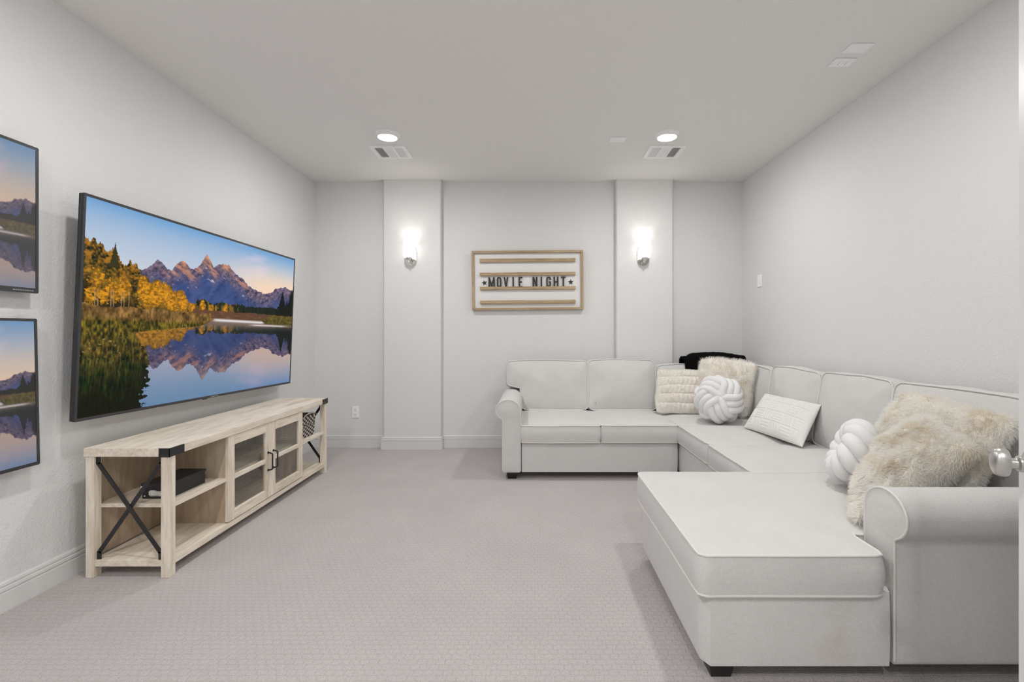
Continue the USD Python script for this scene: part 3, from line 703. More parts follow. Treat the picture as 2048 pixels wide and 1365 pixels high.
def television(o, far, up, depth, bez, bez_bottom, nu, nv, label, logo, dim=1.0, tuck=.03, grey=0.0, **kw):
    """A flat television: o is its lower near corner (front face), far and up span the front, depth goes towards the wall."""
    o, far, up = np.array(o), np.array(far), np.array(up)
    W, Hh = np.linalg.norm(far), np.linalg.norm(up)
    ex, ez = far / W, up / Hh
    ez = ez - ex * np.dot(ex, ez); ez /= np.linalg.norm(ez)
    nrm = np.cross(ex, ez)                      # front normal, into the room
    if nrm[0] < 0: nrm = -nrm
    M = frame(o, ex, ez, nrm)
    c = o + ex * W / 2
    t_ = thing('television', tuple(c), label, 'television')
    def L(m):
        m = m.copy(); m.apply_transform(M)
        if np.linalg.det(M[:3, :3]) < 0: m.invert()
        return m
    outer = rrect(0, W, 0, Hh, .006); inner = sbox(bez, bez_bottom, W - bez, Hh - bez)
    obj('bezel', L(prism(outer.difference(inner), .011, 'xy', -.010)), 'tv_bezel', t_, smooth=30)
    obj('back_panel', L(cat(bx(.001, W - .001, .001, Hh - .001, -depth, -.010, .004), bx(W * .15, W * .85, Hh * .10, Hh * .62, -depth - tuck, -depth + .001, .01))), 'tv_plastic', t_)
    P, f, col = screen_grid(nu, nv, o + ex * bez + ez * (Hh - bez) - nrm * .0012, ex * (W - 2 * bez), ez * (Hh - bez - bez_bottom), **kw)
    col = mixc(col, (.20, .185, .19), np.full(len(col), grey))  # flat grey in the picture colours stands for reflections washing out the screen
    m = trimesh.Trimesh(P, f, process=False)
    if m.face_normals[0] @ nrm < 0: m.invert()
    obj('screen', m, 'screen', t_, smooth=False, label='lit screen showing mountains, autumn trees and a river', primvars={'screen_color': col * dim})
    if logo == 'mid':
        obj('logo', L(cat(*[bx(W / 2 - .036 + k * .0125, W / 2 - .036 + k * .0125 + .009, .0035, .0095, .0005, .0018) for k in range(6)])), 'logo_silver', t_)
        obj('sensor', L(bx(W / 2 - .105, W / 2 - .065, -.006, .001, -.008, 0, .002)), 'tv_plastic', t_)
    if logo == 'right':
        obj('logo', L(cat(*[bx(W - .105 + k * .0095, W - .105 + k * .0095 + .007, .008, .0125, .0005, .0015) for k in range(9)])), 'logo_silver', t_)
    # wall mount reaching back to the wall
    mid = o + ex * W / 2 + ez * Hh * .45 - nrm * (depth + tuck)
    obj('wall_mount', cat(bx(XL, XL + .012, mid[1] - .28, mid[1] + .28, mid[2] - .12, mid[2] + .12, .002), bx(XL + .011, mid[0] + .012, mid[1] - .2, mid[1] - .16, mid[2] - .1, mid[2] + .1), bx(XL + .011, mid[0] + .012, mid[1] + .16, mid[1] + .2, mid[2] - .1, mid[2] + .1)), 'black_metal', t_)
    return t_
bl, br_, tl = np.array([-2.154, 2.231, .762]), np.array([-2.112, 4.14, .744]), np.array([-2.116, 2.231, 1.847])
television(bl, br_ - bl, (tl - bl), .028, .013, .015, 760, 440, 'largest television, wide and tilted on the left wall above the wooden stand', 'mid', tuck=.022)
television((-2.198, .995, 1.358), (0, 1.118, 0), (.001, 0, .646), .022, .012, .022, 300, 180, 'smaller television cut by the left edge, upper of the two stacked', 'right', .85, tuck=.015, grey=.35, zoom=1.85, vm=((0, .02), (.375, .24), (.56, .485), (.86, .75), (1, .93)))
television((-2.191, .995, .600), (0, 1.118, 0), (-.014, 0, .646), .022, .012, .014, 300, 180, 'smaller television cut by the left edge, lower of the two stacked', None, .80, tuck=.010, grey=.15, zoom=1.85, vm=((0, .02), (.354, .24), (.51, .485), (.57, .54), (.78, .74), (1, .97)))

# ------------------------------------------------------------------ television stand
TX0, TX1, TY0, TY1 = -2.156, -1.752, 2.291, 4.046
ts = thing('television_stand', ((TX0 + TX1) / 2, (TY0 + TY1) / 2, 0), 'long pale oak television stand with black metal braces and glass doors', 'television stand')
lg, zt = .041, .586
obj('top', bx(TX0 - .006, TX1 + .004, TY0 - .005, TY1 + .005, zt, .627, .0015), 'oak_along', ts)
for x in (TX0, TX1 - lg):
    for y in (TY0, TY1 - lg):
        obj('leg', bx(x, x + lg, y, y + lg, 0, zt, .0012), 'oak_upright', ts)
obj('bottom_shelf', bx(TX0 + lg * .5, TX1 - .004, TY0 + .006, TY1 - .006, .052, .083, .001), 'oak_along', ts)
DV = (2.744, 3.619)
for y in DV:
    s = 1 if y < 3.2 else -1
    obj('divider', bx(TX0 + .012, TX1 - .022, y, y + s * .016, .083, zt), 'oak_panel', ts)
obj('back_panel', bx(TX0 + .004, TX0 + .010, TY0 + lg, DV[1] + .0, .083, zt), 'oak_panel', ts)
for y0, y1 in ((TY0 + lg, DV[0]), (DV[1], TY1 - lg)):
    obj('shelf', bx(TX0 + .011, TX1 - .012, y0, y1, .326, .344, .001), 'oak_along', ts)
obj('shelf', bx(TX0 + .012, TX1 - .06, DV[0] + .016, DV[1] - .016, .326, .344, .001), 'oak_along', ts, label='middle shelf behind the glass doors')
mid = (DV[0] + DV[1]) / 2
for i, (y0, y1) in enumerate(((DV[0] - .004, mid - .0015), (mid + .0015, DV[1] + .004))):
    X0, X1, z0, z1, w = TX1 - .021, TX1 - .001, .089, .5835, .057
    dpath = path_for('cabinet_door', ts)
    UsdGeom.Xform.Define(stage, dpath); ORIGIN[dpath] = ORIGIN[ts]
    st = lambda a, b, c, d, m: obj('rail' if m == 'oak_along' else 'stile', bx(X0, X1, a, b, c, d, .0012), m, dpath)
    st(y0, y0 + w, z0, z1, 'oak_upright'); st(y1 - w, y1, z0, z1, 'oak_upright')
    st(y0 + w, y1 - w, z0, z0 + w, 'oak_along'); st(y0 + w, y1 - w, z1 - w, z1, 'oak_along'); st(y0 + w, y1 - w, .324, .350, 'oak_along')
    for a, b in ((z0 + w, .324), (.350, z1 - w)):
        obj('glass_pane', bx(X0 + .006, X0 + .0095, y0 + w - .002, y1 - w + .002, a - .002, b + .002), 'pane', dpath)
    hy = (y1 - .030) if i == 0 else (y0 + .030)
    a = np.linspace(0, math.pi, 22)
    hp = np.c_[X1 - .001 + .030 * np.minimum(1, np.sin(a) * 1.7), np.full(22, hy), .3305 - .058 * np.cos(a) * np.abs(np.cos(a)) ** -.25]
    hd = cat(tube(hp, .0048, n=10), *[lathe([(.0001, .004), (.008, .003), (.009, 0)], 16, 'x', (X1, hy, .3305 + s * .058)) for s in (-1, 1)])
    obj('handle', hd, 'black_metal', dpath, smooth=50, label='black arched pull handle')
    yh = (DV[0] + .017) if i == 0 else (DV[1] - .017)
    for z in (.15, .52):
        obj('hinge', cat(bx(X0 - .055, X0 - .006, yh - .004, yh + .004, z - .022, z + .022, .003), bx(X0 - .02, X0 - .001, yh - .012, yh + .012, z - .014, z + .014, .004)), 'brushed_nickel', dpath)
# flat black X braces on both ends
def bar(y, p, q, w=.019, th=.005):
    """Flat bar in the X-Z plane at depth y from p to q."""
    d = np.array(q) - np.array(p); L = np.linalg.norm(d); d /= L; n = np.array([-d[1], d[0]])
    P, Q = np.array(p), np.array(q)
    return prism(Polygon([P - n * w / 2, Q - n * w / 2, Q + n * w / 2, P + n * w / 2]), th, 'xz', y)
for y in (TY0 + .010, TY1 - .015):
    xa, xb, za, zb = TX0 + lg, TX1 - lg, .083, zt
    e = .034
    b1 = cat(bar(y, (xa + .010, zb - e), (xb - .010, za + e)), bar(y, (xa + .010, zb), (xa + .010, zb - e - .004)), bar(y, (xb - .010, za), (xb - .010, za + e + .004)))
    b2 = cat(bar(y + .0045, (xb - .010, zb - e), (xa + .010, za + e)), bar(y + .0045, (xb - .010, zb), (xb - .010, zb - e - .004)), bar(y + .0045, (xa + .010, za), (xa + .010, za + e + .004)))
    for b in (b1, b2):
        b.fix_normals(); obj('brace', b, 'black_metal', ts, smooth=None, label='black flat metal cross brace')
for y, s in ((TY0 - .005, 1), (TY1 + .005, -1)):
    xo, th, zl, zh = TX1 + .004, .0022, zt - .001, .6275
    k = obj('corner_bracket', cat(bx(xo - .050, xo + th, y, y - s * th, zl, zh), bx(xo, xo + th, y - s * th, y + s * .097, zl, zh)), 'black_metal', ts, label='black metal corner bracket')
    obj('bolt', lathe([(.0001, .0032), (.0028, .003), (.0045, .0012), (.005, 0)], 16, 'x', (0, 0, 0)).apply_translation((xo + th, y + s * .028, .607)), 'black_metal', ts, smooth=True)
    obj('bolt', lathe([(.0001, .0032), (.0028, .003), (.0045, .0012), (.005, 0)], 16, 'x', (0, 0, 0)).apply_translation((xo + th, y + s * .076, .607)), 'black_metal', ts, smooth=True)
    obj('bolt', lathe([(.005, 0), (.0045, -s * .0012), (.0028, -s * .003), (.0001, -s * .0032)], 16, 'y', (0, 0, 0)).apply_translation((xo - .026, y - s * th, .607)), 'black_metal', ts, smooth=True)
obj('foot', lathe([(.0001, 0), (.013, 0), (.013, .045), (.016, .052)], 20, 'z', ((TX0 + TX1) / 2, mid, 0)), 'black_metal', ts)

# black storage box on the stand
BX0, BX1, BY0, BY1, BZ = -1.975, -1.835, 2.403, 2.662, .3445
sb = thing('storage_box', ((BX0 + BX1) / 2, (BY0 + BY1) / 2, BZ), 'black storage box with metal corners on the left shelf of the stand', 'box')
obj('box_body', cat(bx(BX0, BX1, BY0, BY1, BZ, BZ + .072, .001)), 'black_card', sb)
obj('lid', bx(BX0 - .004, BX1 + .004, BY0 - .004, BY1 + .004, BZ + .052, BZ + .077, .0015), 'black_card', sb)
for x in (BX0 - .004, BX1 + .004):
    for y in (BY0 - .004, BY1 + .004):
        sx, sy = (1 if x < -1.9 else -1), (1 if y < 2.5 else -1)
        m = cat(bx(x - sx * .0008, x + sx * .008, y - sy * .0008, y, BZ + .052, BZ + .064), bx(x - sx * .0008, x, y - sy * .0008, y + sy * .008, BZ + .052, BZ + .064))
        obj('metal_corner', m, 'chrome', sb)
for z in (.012, .046):
    for x in (BX0 + .012, BX1 - .012):
        obj('rivet', lathe([(.0001, -.002), (.003, -.0018), (.0045, 0)], 16, 'y', (x, BY0, BZ + z)), 'chrome', sb, smooth=True)
lh = (BX0 + BX1) / 2
obj('label_holder', cat(bx(lh - .034, lh + .034, BY0 - .003, BY0, BZ + .012, BZ + .016), bx(lh - .034, lh - .030, BY0 - .003, BY0, BZ + .012, BZ + .042), bx(lh + .030, lh + .034, BY0 - .003, BY0, BZ + .012, BZ + .042), bx(lh - .034, lh + .034, BY0 - .003, BY0, BZ + .038, BZ + .042)), 'chrome', sb)
obj('label_card', bx(lh - .031, lh + .031, BY0 - .0015, BY0, BZ + .014, BZ + .040), 'label_paper', sb)

# woven basket on the right shelf
bk = thing('woven_basket', (-1.95, 3.82, .3445), 'black and cream woven basket on the right shelf of the stand', 'basket')
def basket_shell():
    zs = np.linspace(0, .165, 20)
    out, inn = [], []
    ring = np.array(rrect(-.5, .5, -.5, .5, .12).exterior.coords)[:-1]
    v = []
    for k, z in enumerate(zs):
        g = .92 + .08 * z / .165
        rip = .0018 * (1 if k % 2 else -1)
        v.append(np.c_[-1.945 + ring[:, 0] * (.29 * g + rip), 3.815 + ring[:, 1] * (.315 * g + rip), np.full(len(ring), .345 + z)])
    for z in (.165, .010):
        g = .92 + .08 * z / .165 - .035
        v.append(np.c_[-1.945 + ring[:, 0] * .29 * g, 3.815 + ring[:, 1] * .315 * g, np.full(len(ring), .345 + z)])
    n = len(ring); R = len(v); V = np.vstack(v)
    f = []
    for i in range(R - 1):
        for k in range(n):
            l = (k + 1) % n
            f += [(i * n + k, i * n + l, (i + 1) * n + l), (i * n + k, (i + 1) * n + l, (i + 1) * n + k)]
    V = np.vstack([V, [[-1.945, 3.815, .345], [-1.945, 3.815, .356]]]); c0, c1 = len(V) - 2, len(V) - 1
    for k in range(n):
        l = (k + 1) % n
        f += [(c0, l, k), (c1, (R - 1) * n + k, (R - 1) * n + l)]
    m = trimesh.Trimesh(V, np.array(f), process=False)
    return m
obj('basket_body', basket_shell(), 'basket_weave', bk, smooth=40, label='black and cream woven side')
rim_c = np.array(rrect(-.5, .5, -.5, .5, .12).exterior.coords)[:-1]
obj('rim', tube(np.c_[-1.945 + rim_c[:, 0] * .292, 3.815 + rim_c[:, 1] * .317, np.full(len(rim_c), .511)], .006, True, 8), 'basket_weave', bk, smooth=True)
a = np.linspace(0, math.pi, 20)
for y in (3.815,):
    obj('handle', tube(np.c_[-1.797 + .012 * np.sin(a), y - .085 * np.cos(a), .505 + .034 * np.sin(a) ** .6], .0065, n=10), 'basket_handle', bk, smooth=True, label='pale loop handle')
    obj('handle', tube(np.c_[-2.093 - .006 * np.sin(a), y - .085 * np.cos(a), .505 + .034 * np.sin(a) ** .6], .0065, n=10), 'basket_handle', bk, smooth=True, label='pale loop handle')

# ------------------------------------------------------------------ sectional sofa
so = thing('sectional_sofa', (1.05, 3.2, 0), 'large off white linen sectional sofa with chaise and rolled arms', 'sofa')
ZB, ZS, ZC = .060, .300, .440
def plan_base(poly, m='linen'):
    pts = resample(list(poly.exterior.coords), .06)
    b, _, _ = box_cushion(poly, ZS - ZB + .01, crown=0.0, bulge=.003, res=.05, wrinkle=0)
    b.apply_translation((0, 0, ZB))
    return b
R2 = lambda p, r=.02: p.buffer(-r).buffer(r, quad_segs=6)
obj('base', plan_base(R2(sbox(-.10, 3.83, 1.172, 4.74), .012)), 'linen', so)
obj('base', plan_base(R2(sbox(1.192, 2.515, 2.08, 4.74), .012)), 'linen', so)
chb = Polygon([(.578, 1.60), (1.222, 1.60), (1.222, 1.752), (2.08, 1.752), (2.08, 2.505), (.578, 2.505)])
obj('base', plan_base(R2(chb, .022)), 'linen_stained', so, label='chaise base with a faint tan drip mark')
obj('back_frame', bx(-.15, 2.10, 4.70, 4.80, .06, .80, .02), 'linen', so)
obj('back_frame', bx(2.00, 2.105, 1.62, 4.70, .06, .80, .02), 'linen', so)

def arm_profile(c, sgn):
    """Rolled arm outline in (across, z): c is the inner face, sgn the outward direction."""
    body = sbox(0, ZB, .142, .575)
    roll = affinity.scale(Point(0, 0).buffer(1, quad_segs=20), .0985, .0825)
    roll = affinity.translate(roll, .0985 + .001, .5605)
    g = body.difference(sbox(-.1, .56, .3, 1)).union(roll).union(sbox(0, .4, .06, .56))
    g = g.buffer(.010, quad_segs=4).buffer(-.016, quad_segs=6).buffer(.006, quad_segs=4)
    return affinity.translate(affinity.scale(g, sgn, 1, origin=(0, 0)), c, 0)
def arm(profile, along, a0, a1):
    pts = resample(list(profile.exterior.coords), .012)
    P = Polygon(pts)
    if not P.exterior.is_ccw: pts = pts[::-1]
    m = m3.Manifold.extrude(m3.CrossSection([pts.tolist()]), abs(a1 - a0), n_divisions=8).refine_to_length(.05)
    mm = m.to_mesh(); v = np.array(mm.vert_properties[:, :3], float)
    d = shapely.distance(shapely.points(v[:, :2]), P.exterior)
    puff = .010 * (1 - np.exp(-d / .03))
    s = v[:, 2].copy(); s[v[:, 2] < 1e-6] -= puff[v[:, 2] < 1e-6]
    q = a0 + s * (1 if a1 > a0 else -1)
    w = (np.c_[v[:, 0], q, v[:, 1]] if along == 'y' else np.c_[q, v[:, 0], v[:, 1]])
    t_ = trimesh.Trimesh(w, np.array(mm.tri_verts), process=False)
    t_.fix_normals()
    e = np.c_[pts, np.zeros(len(pts))]
    k = e[:, 1] > ZB + .004
    line = np.array([p for p in e[np.roll(np.arange(len(e)), 0)]])
    # open the loop at the floor edge
    low = np.where(line[:, 1] < ZB + .004)[0]
    line = np.roll(line, -(low[-1] + 1) if low[-1] - low[0] == len(low) - 1 else -(low[np.argmax(np.diff(low))] + 1), axis=0)
    line = np.array([p for p in line if p[1] >= ZB + .003])
    pipe = np.c_[line[:, 0], np.full(len(line), a0), line[:, 1]] if along == 'y' else np.c_[np.full(len(line), a0), line[:, 0], line[:, 1]]
    return t_, pipe
am, pp = arm(arm_profile(-.098, -1), 'y', 3.818, 4.72)
ap = obj('arm', am, 'linen', so, smooth=50, label='rolled left arm')
obj('piping', tube(pp, .0045, n=8), 'linen_piping', ap, smooth=True)
am, pp = arm(arm_profile(1.746, -1), 'x', 1.222, 2.10)
ap = obj('arm', am, 'linen', so, smooth=50, label='rolled near arm of the chaise')
obj('piping', tube(pp, .0045, n=8), 'linen_piping', ap, smooth=True)

def seat(poly, seed, label=None, crown=.028):
    m, top, bot = box_cushion(R2(poly, .025), ZC - ZS - .006, crown=crown, bulge=.010, res=.028, seed=seed)
    for q in (m,): q.apply_translation((0, 0, ZS + .004))
    p = obj('seat_cushion', m, 'linen', so, smooth=50, label=label)
    for r_ in (top, bot):
        r_ = r_ + [0, 0, ZS + .004]
        r_[:, 2] += .004 * (meshkit.fbm(r_ * 3.0 + seed, 2, seed) - .5) * 2
        obj('piping', tube(r_, .0047, True, 8), 'linen_piping', p, smooth=True)
seat(sbox(-.094, 3.80, .547, 4.60), 1)
seat(sbox(.553, 3.80, 1.180, 4.60), 2)
seat(sbox(1.188, 3.832, 1.95, 4.60), 3)
seat(sbox(1.168, 3.174, 1.95, 3.826), 4)
seat(sbox(1.168, 2.537, 1.95, 3.168), 5)
seat(Polygon([(.557, 1.585), (1.178, 1.585), (1.178, 1.752), (1.95, 1.752), (1.95, 2.531), (.557, 2.531)]), 6, 'long chaise seat cushion notched around the arm', .026)

def back(outline, M, th, seed, crown=.055, label=None):
    m, top, bot = box_cushion(outline, th, crown=crown, crown_bottom=.01, bulge=.014, res=.024, wrinkle=.0075, seed=seed, falloff=.13, wob=.008, freq=7.0)
    p = obj('back_cushion', place(m, M), 'linen', so, smooth=50, label=label)
    top = top.copy(); top[:, 2] += .003
    obj('piping', tube(place(top, M), .0047, True, 8), 'linen_piping', p, smooth=True)
    obj('piping', tube(place(bot, M), .0047, True, 8), 'linen_piping', p, smooth=True)
def lean_frame_front(x0, y_front, z0, deg, th):
    """Cushion against the far wall: local x = +X, local y = up (leaning back), local z = towards the camera."""
    a = math.radians(deg)
    up, out = np.array([0, math.sin(a), math.cos(a)]), np.array([0, -math.cos(a), math.sin(a)])
    return frame(np.array([x0, y_front, z0]) - out * th, (1, 0, 0), up, out)
def lean_frame_side(y_near, x_front, z0, deg, th):
    """Cushion against the right wall: local x runs towards the camera, local z to the left."""
    a = math.radians(deg)
    up, out = np.array([math.sin(a), 0, math.cos(a)]), np.array([-math.cos(a), 0, math.sin(a)])
    return frame(np.array([x_front, y_near, z0]) - out * th, (0, -1, 0), up, out)
TH = .155
z0 = .452
tsh = Polygon([(0, 0), (.625, 0), (.625, .465), (-.145, .465), (-.145, .235), (-.02, .205)]).buffer(-.035).buffer(.035, quad_segs=6)
back(tsh, lean_frame_front(-.098, 4.515, z0, 9, TH), TH, 11, label='back cushion lapping over the left arm')
back(rrect(0, .652, 0, .470, .05), lean_frame_front(.532, 4.515, z0, 9, TH), TH, 12)
back(rrect(0, .66, 0, .425, .05), lean_frame_front(1.195, 4.525, z0, 9, TH), TH, 13, label='corner back cushion facing the camera')
back(rrect(0, .66, 0, .440, .05), lean_frame_side(4.485, 1.865, z0, 9, TH), TH, 14, crown=.03, label='corner back cushion along the right wall')
back(rrect(0, .640, 0, .468, .05), lean_frame_side(3.815, 1.862, z0, 9, TH), TH, 15)
back(rrect(0, .632, 0, .474, .05), lean_frame_side(3.168, 1.862, z0, 9, TH), TH, 16)
back(rrect(0, .765, 0, .470, .05), lean_frame_side(2.530, 1.862, z0, 9, TH), TH, 17)
def leg(x, y):
    a, b = .046, .034
    pts = [(x + sx * a, y + sy * a, ZB + .004) for sx in (-1, 1) for sy in (-1, 1)] + [(x + sx * b, y + sy * b, 0) for sx in (-1, 1) for sy in (-1, 1)]
    obj('leg', trimesh.convex.convex_hull(np.array(pts)), 'dark_leg', so, smooth=None)
for x, y in ((-.165, 3.885), (-.165, 4.66), (1.12, 3.90), (1.12, 4.66), (2.0, 4.66), (1.25, 2.60), (.648, 1.668), (.648, 2.40), (2.0, 1.67), (2.0, 2.6)):
    leg(x, y)

# ------------------------------------------------------------------ pillows and throw
def pillow(A, B, C, D, T, n=60, pinch=.05, lump=None, exp=2.3, rnd=0.0, wob=0.0):
    """A stuffed cover between four corners (A B along the bottom, C D along the top); returns mesh and the grid sizes."""
    A, B, C, D = (np.array(p, float) for p in (A, B, C, D))
    s, t_ = np.meshgrid(np.linspace(-1, 1, n), np.linspace(-1, 1, n), indexing='xy')
    s2 = s * (1 - pinch * (1 - t_ ** 2)); t2 = t_ * (1 - pinch * (1 - s ** 2))
    s2, t2 = s2 * np.sqrt(1 - rnd * t_ ** 4), t2 * np.sqrt(1 - rnd * s ** 4)
    if wob:
        k_ = A[0] * 9 + B[1] * 5
        s2 = s2 + wob * 2 * (meshkit.fbm(np.stack([s * 2.4, t_ * 2.4, np.full_like(s, k_)], -1), 3, 71) - .5)
        t2 = t2 + wob * 2 * (meshkit.fbm(np.stack([s * 2.4, t_ * 2.4, np.full_like(s, k_)], -1), 3, 83) - .5)
    a, b = (s2[..., None] + 1) / 2, (t2[..., None] + 1) / 2
    P = A * (1 - a) * (1 - b) + B * a * (1 - b) + C * a * b + D * (1 - a) * b
    N = np.cross((B - A) + (C - D), (D - A) + (C - B)); N /= np.linalg.norm(N)
    h = T / 2 * ((1 - np.abs(s) ** exp) * (1 - np.abs(t_) ** exp)) ** .55
    parts = []
    for q in (1, -1):
        hh = h.copy()
        V = P + N * (q * h)[..., None]
        if lump is not None:
            edge_ = 1 - np.maximum(np.abs(s), np.abs(t_))
            amt = np.maximum(lump(s, t_, q) * np.minimum(1, 5 * edge_), -.75 * h) + .0025
            V = V + N * (q * amt)[..., None]
        parts.append(V.reshape(-1, 3))
    i = np.arange(n * n).reshape(n, n)
    a_, b_, c_, d_ = i[:-1, :-1].ravel(), i[:-1, 1:].ravel(), i[1:, 1:].ravel(), i[1:, :-1].ravel()
    f1 = np.vstack([np.c_[a_, b_, c_], np.c_[a_, c_, d_]])
    ed = np.r_[i[0, :], i[1:, -1], i[-1, -2::-1], i[-2:0:-1, 0]]
    e2 = np.roll(ed, -1); o = n * n
    rim = np.vstack([np.c_[ed, ed + o, e2 + o], np.c_[ed, e2 + o, e2]])
    f = np.vstack([f1, f1[:, ::-1] + o, rim])
    return trimesh.Trimesh(np.vstack(parts), f, process=False)

def fur(parent, mesh, count, length, comb, mat_, seed, w=.0014, curl=.5, clump=14.0, jitter=.45):
    """Strands on a mesh as one BasisCurves; they lean along a combing direction that wanders in clumps."""
    r = np.random.default_rng(seed)
    area = mesh.area_faces; fi = r.choice(len(area), count, p=area / area.sum())
    q = r.random((count, 2)); q = np.where(q.sum(1, keepdims=True) > 1, 1 - q, q)
    tri = mesh.vertices[mesh.faces[fi]]
    P = tri[:, 0] + q[:, :1] * (tri[:, 1] - tri[:, 0]) + q[:, 1:] * (tri[:, 2] - tri[:, 0])
    Nn = mesh.vertex_normals[mesh.faces[fi]].mean(1); Nn /= np.linalg.norm(Nn, axis=1, keepdims=True)
    wander = np.stack([meshkit.fbm(P * clump + 10 * k + seed, 2, seed + k) - .5 for k in range(3)], -1) * 3.0
    d = np.asarray(comb, float) + wander * 1.0
    d = d - Nn * (d * Nn).sum(1, keepdims=True)
    L = length * (.65 + .6 * r.random(count))
    K = 5
    pts = np.zeros((count, K, 3)); pts[:, 0] = P - Nn * .001
    dirn = Nn * .9 + d * curl * .6 + r.normal(0, jitter * .5, (count, 3))
    for k in range(1, K):
        dirn = dirn / np.linalg.norm(dirn, axis=1, keepdims=True)
        pts[:, k] = pts[:, k - 1] + dirn * (L / (K - 1))[:, None]
        dirn = dirn + d * curl * .55 + np.array([0, 0, -.10])
    path = path_for('fur', parent)
    c = UsdGeom.BasisCurves.Define(stage, path)
    c.CreateTypeAttr('linear')
    c.CreateCurveVertexCountsAttr(Vt.IntArray.FromNumpy(np.full(count, K, np.int32)))
    c.CreatePointsAttr(Vt.Vec3fArray.FromNumpy((pts.reshape(-1, 3) - ORIGIN[parent]).astype(np.float32)))
    wd = np.tile(np.array([1, .95, .8, .55, .2]) * w, count).astype(np.float32)
    c.CreateWidthsAttr(Vt.FloatArray.FromNumpy(wd)); c.SetWidthsInterpolation('vertex')
    UsdShade.MaterialBindingAPI.Apply(c.GetPrim()).Bind(MATS[mat_])
    tag(c, kind='stuff')
    ORIGIN[path] = ORIGIN[parent]

def lumps(sc, amp, seed):
    def g(s, t_, q):
        return (meshkit.fbm(np.stack([s * sc, t_ * sc, np.full_like(s, seed * 2.7 + q)], -1), 4, seed) - .5) * amp * 2
    return g

def base_of(m):
    c = m.bounds.mean(0); return (c[0], c[1], m.bounds[0][2])

# big fur pillow at the arm
m = pillow((1.205, 1.785, .470), (1.690, 1.780, .745), (1.720, 2.11, .828), (1.415, 2.06, .485), .175, n=70, lump=lumps(3.0, .042, 3), pinch=.03, rnd=.14, wob=.10)
t_ = thing('fur_pillow', base_of(m), 'large cream fur pillow leaning on the near arm of the chaise, in front of another', 'pillow')
obj('cover', m, 'cream_hide', t_, smooth=True); fur(t_, m, 36000, .029, (-.5, -.1, -.5), 'cream_fur', 5)
m = pillow((1.615, 2.36, .48), (1.625, 1.82, .48), (1.832, 1.795, .855), (1.822, 2.345, .902), .15, n=70, lump=lumps(3.0, .040, 9), pinch=.02, rnd=.12, wob=.10)
t_ = thing('fur_pillow', base_of(m), 'large cream fur pillow against the right back cushion, behind another fur pillow', 'pillow')
obj('cover', m, 'cream_hide', t_, smooth=True); fur(t_, m, 30000, .029, (-.3, -.5, -.4), 'cream_fur', 6)
# corner pillows
m = pillow((1.45, 4.22, .470), (1.795, 3.96, .470), (1.908, 4.04, .938), (1.55, 4.41, .952), .16, n=60, lump=lumps(3.0, .036, 12), pinch=.02, rnd=.10, wob=.08)
t_ = thing('fur_pillow', base_of(m), 'cream fur pillow standing in the sofa corner below the black throw', 'pillow')
obj('cover', m, 'cream_hide', t_, smooth=True); fur(t_, m, 19000, .027, (0, -.2, -.6), 'cream_fur', 7)
def ruche(s, t_, q):
    b = (t_ + 1) / 2 * 5
    row = np.floor(np.clip(b + .25 * (meshkit.fbm(np.stack([s * 2.5, t_ * 0, t_ * 0], -1), 2, 4) - .5), 0, 4.99))
    fr_ = np.clip(b, 0, 5) - row
    band = np.abs(np.sin(np.pi * np.clip(fr_, 0, 1))) ** .6
    rid = np.sin(s * 40 + row * 1.9 + 5 * meshkit.fbm(np.stack([s * 4, t_ * 5, t_ * 0 + row], -1), 3, 2))
    return .016 * band + .0055 * rid * band + .010 * (meshkit.fbm(np.stack([s * 7, t_ * 7, t_ * 0], -1), 3, 8) - .5) - .010
m = pillow((1.105, 4.285, .462), (1.600, 4.160, .462), (1.590, 4.36, .840), (1.165, 4.47, .840), .15, n=150, lump=ruche, pinch=.012, rnd=.12, wob=.06)
t_ = thing('ruched_pillow', base_of(m), 'cream ruched pillow with horizontal gathered bands beside the knot cushion', 'pillow')
obj('cover', m, 'ruched_hide', t_, smooth=True); fur(t_, m, 24000, .009, (0, 0, -.5), 'ruched_fur', 8, w=.0016, curl=.4)

# patchwork lumbar pillow
def patch(s, t_, q):
    a, b = (s + 1) / 2 * 6.0, (t_ + 1) / 2 * 4.0
    i, j = np.floor(a), np.floor(b)
    fa, fb = a - i, b - j
    d = ((i + j) % 2) == 0
    rid = np.where(d, np.sin(fb * 2 * np.pi * 4), np.sin(fa * 2 * np.pi * 4))
    edge = np.minimum(np.minimum(fa, 1 - fa), np.minimum(fb, 1 - fb))
    return .0016 * rid * sm(.02, .10, edge) + .0042 * sm(0, .08, edge) + .010 * (meshkit.fbm(np.stack([s * 3, t_ * 3, t_ * 0], -1), 3, 5) - .5)
m = pillow((1.585, 3.56, .475), (1.672, 2.945, .475), (1.875, 3.085, .715), (1.815, 3.70, .710), .12, n=170, lump=patch, pinch=.03)
t_ = thing('patchwork_pillow', base_of(m), 'white oblong patchwork pillow lying on the long side of the sofa', 'pillow')
obj('cover', m, 'patch_cotton', t_, smooth=True)

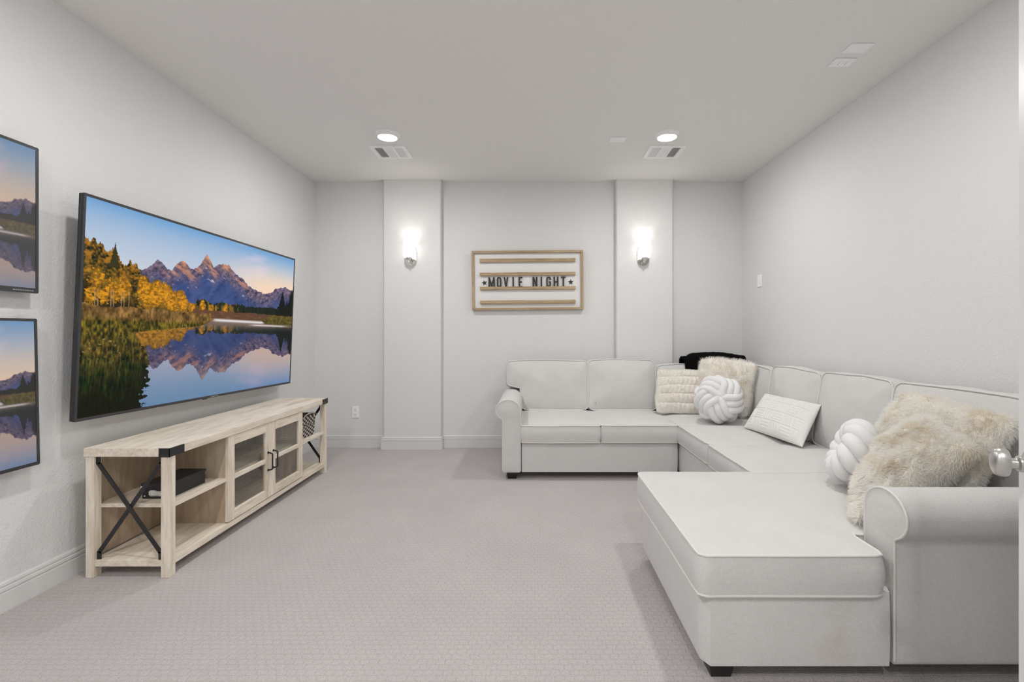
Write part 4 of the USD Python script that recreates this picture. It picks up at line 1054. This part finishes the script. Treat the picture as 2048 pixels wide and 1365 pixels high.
# knotted rope cushions
def knot(center, axis, R, r, flat, spin, bights=5, amp=1.12, label=''):
    axis = np.array(axis, float); axis /= np.linalg.norm(axis)
    x = np.cross((0, 0, 1.0), axis); x /= np.linalg.norm(x); y = np.cross(axis, x)
    M = frame(np.array(center, float), x, y, axis)
    L, N = 3, 420
    th = np.arange(N) / N * 2 * np.pi * L
    w = bights * th / L
    def path(off):
        lat = amp * np.cos(w); phi = th + spin
        rad = R + r * .95 * np.sin(2 * w)
        p = np.stack([rad * np.cos(lat) * np.cos(phi), rad * np.cos(lat) * np.sin(phi), flat * rad * np.sin(lat)], -1)
        tg = np.roll(p, -1, 0) - np.roll(p, 1, 0); tg /= np.linalg.norm(tg, axis=1, keepdims=True)
        nn = p / np.array([1, 1, flat]) ** 2; nn /= np.linalg.norm(nn, axis=1, keepdims=True)
        sd = np.cross(tg, nn); sd /= np.linalg.norm(sd, axis=1, keepdims=True)
        return p + sd * off
    t_ = thing('knot_cushion', (center[0], center[1], center[2] - R), label, 'cushion')
    for k in (-1, 0, 1):
        obj('rope', place(tube(path(k * r * 1.72), r, True, 14), M), 'knot_cotton', t_, smooth=True)
    core = trimesh.creation.icosphere(3, R * .86); core.vertices *= (1, 1, flat)
    obj('core', place(core, M), 'knot_cotton', t_, smooth=True)
    return t_
knot((1.515, 3.86, .644), (-.28, -1, .30), .146, .0292, .70, .4, 5, 1.10, 'white knotted rope cushion in front of the corner pillows')
def rope_ring(center, axis, Rm, a, r, turns, label):
    axis = np.array(axis, float); axis /= np.linalg.norm(axis)
    x = np.cross((0, 0, 1.0), axis); x /= np.linalg.norm(x); y = np.cross(axis, x)
    M = frame(np.array(center, float), x, y, axis)
    t_ = thing('knot_cushion', (center[0], center[1], center[2] - Rm), label, 'cushion')
    ph = np.arange(360) / 360 * 4 * np.pi
    q = Rm + a * np.cos(turns * ph)
    p = np.stack([q * np.cos(ph), q * np.sin(ph), 1.15 * a * np.sin(turns * ph)], -1)
    obj('rope', place(tube(p, r, True, 20), M), 'knot_cotton', t_, smooth=True)
rope_ring((1.482, 2.212, .636), (.82, -.42, -.40), .094, .031, .0335, 5.5, 'white twisted rope cushion seen edge on beside the near fur pillow')

# black throw over the corner back
def throw():
    n, k = 90, 46
    s = np.linspace(0, 1, n)
    prof = np.array([(4.555, .800), (4.565, .86), (4.578, .905), (4.605, .935), (4.66, .950), (4.72, .945), (4.755, .92), (4.77, .86), (4.775, .80)])
    d = np.r_[0, np.cumsum(np.linalg.norm(np.diff(prof, axis=0), axis=1))]; d /= d[-1]
    tt = np.linspace(0, 1, k)
    y, z = np.interp(tt, d, prof[:, 0]), np.interp(tt, d, prof[:, 1])
    X = 1.470 + s[:, None] * .60 + 0 * tt
    Y = np.tile(y, (n, 1)); Z = np.tile(z, (n, 1))
    lift = (.026 * sm(.08, .15, s) + .014 * np.sin(np.clip((s - .1) / .9, 0, 1) * np.pi) - .018 * sm(.55, 1.0, s))[:, None]
    Z = Z + lift; Y = Y - .02 * lift
    P = np.stack([X, Y, Z], -1)
    P += (meshkit.fbm(P * 60, 3, 3)[..., None] - .5) * .022 * np.array([.4, -.7, .9])
    q = P + np.array([0, .004, -.014])
    i = np.arange(n * k).reshape(n, k); o = n * k
    a_, b_, c_, d_ = i[:-1, :-1].ravel(), i[:-1, 1:].ravel(), i[1:, 1:].ravel(), i[1:, :-1].ravel()
    f1 = np.vstack([np.c_[a_, c_, b_], np.c_[a_, d_, c_]])
    ed = np.r_[i[0, :], i[1:, -1], i[-1, -2::-1], i[-2:0:-1, 0]]; e2 = np.roll(ed, -1)
    f = np.vstack([f1, f1[:, ::-1] + o, np.c_[ed, ed + o, e2 + o], np.c_[ed, e2 + o, e2]])
    m = trimesh.Trimesh(np.vstack([P.reshape(-1, 3), q.reshape(-1, 3)]), f, process=False); m.fix_normals()
    return m
m = throw()
t_ = thing('throw_blanket', base_of(m), 'black sherpa throw draped over the sofa corner back', 'blanket')
obj('cloth', m, 'black_sherpa', t_, smooth=True); fur(t_, m, 16000, .010, (0, 0, 0), 'sherpa_fur', 9, w=.002, curl=1.0, clump=60)
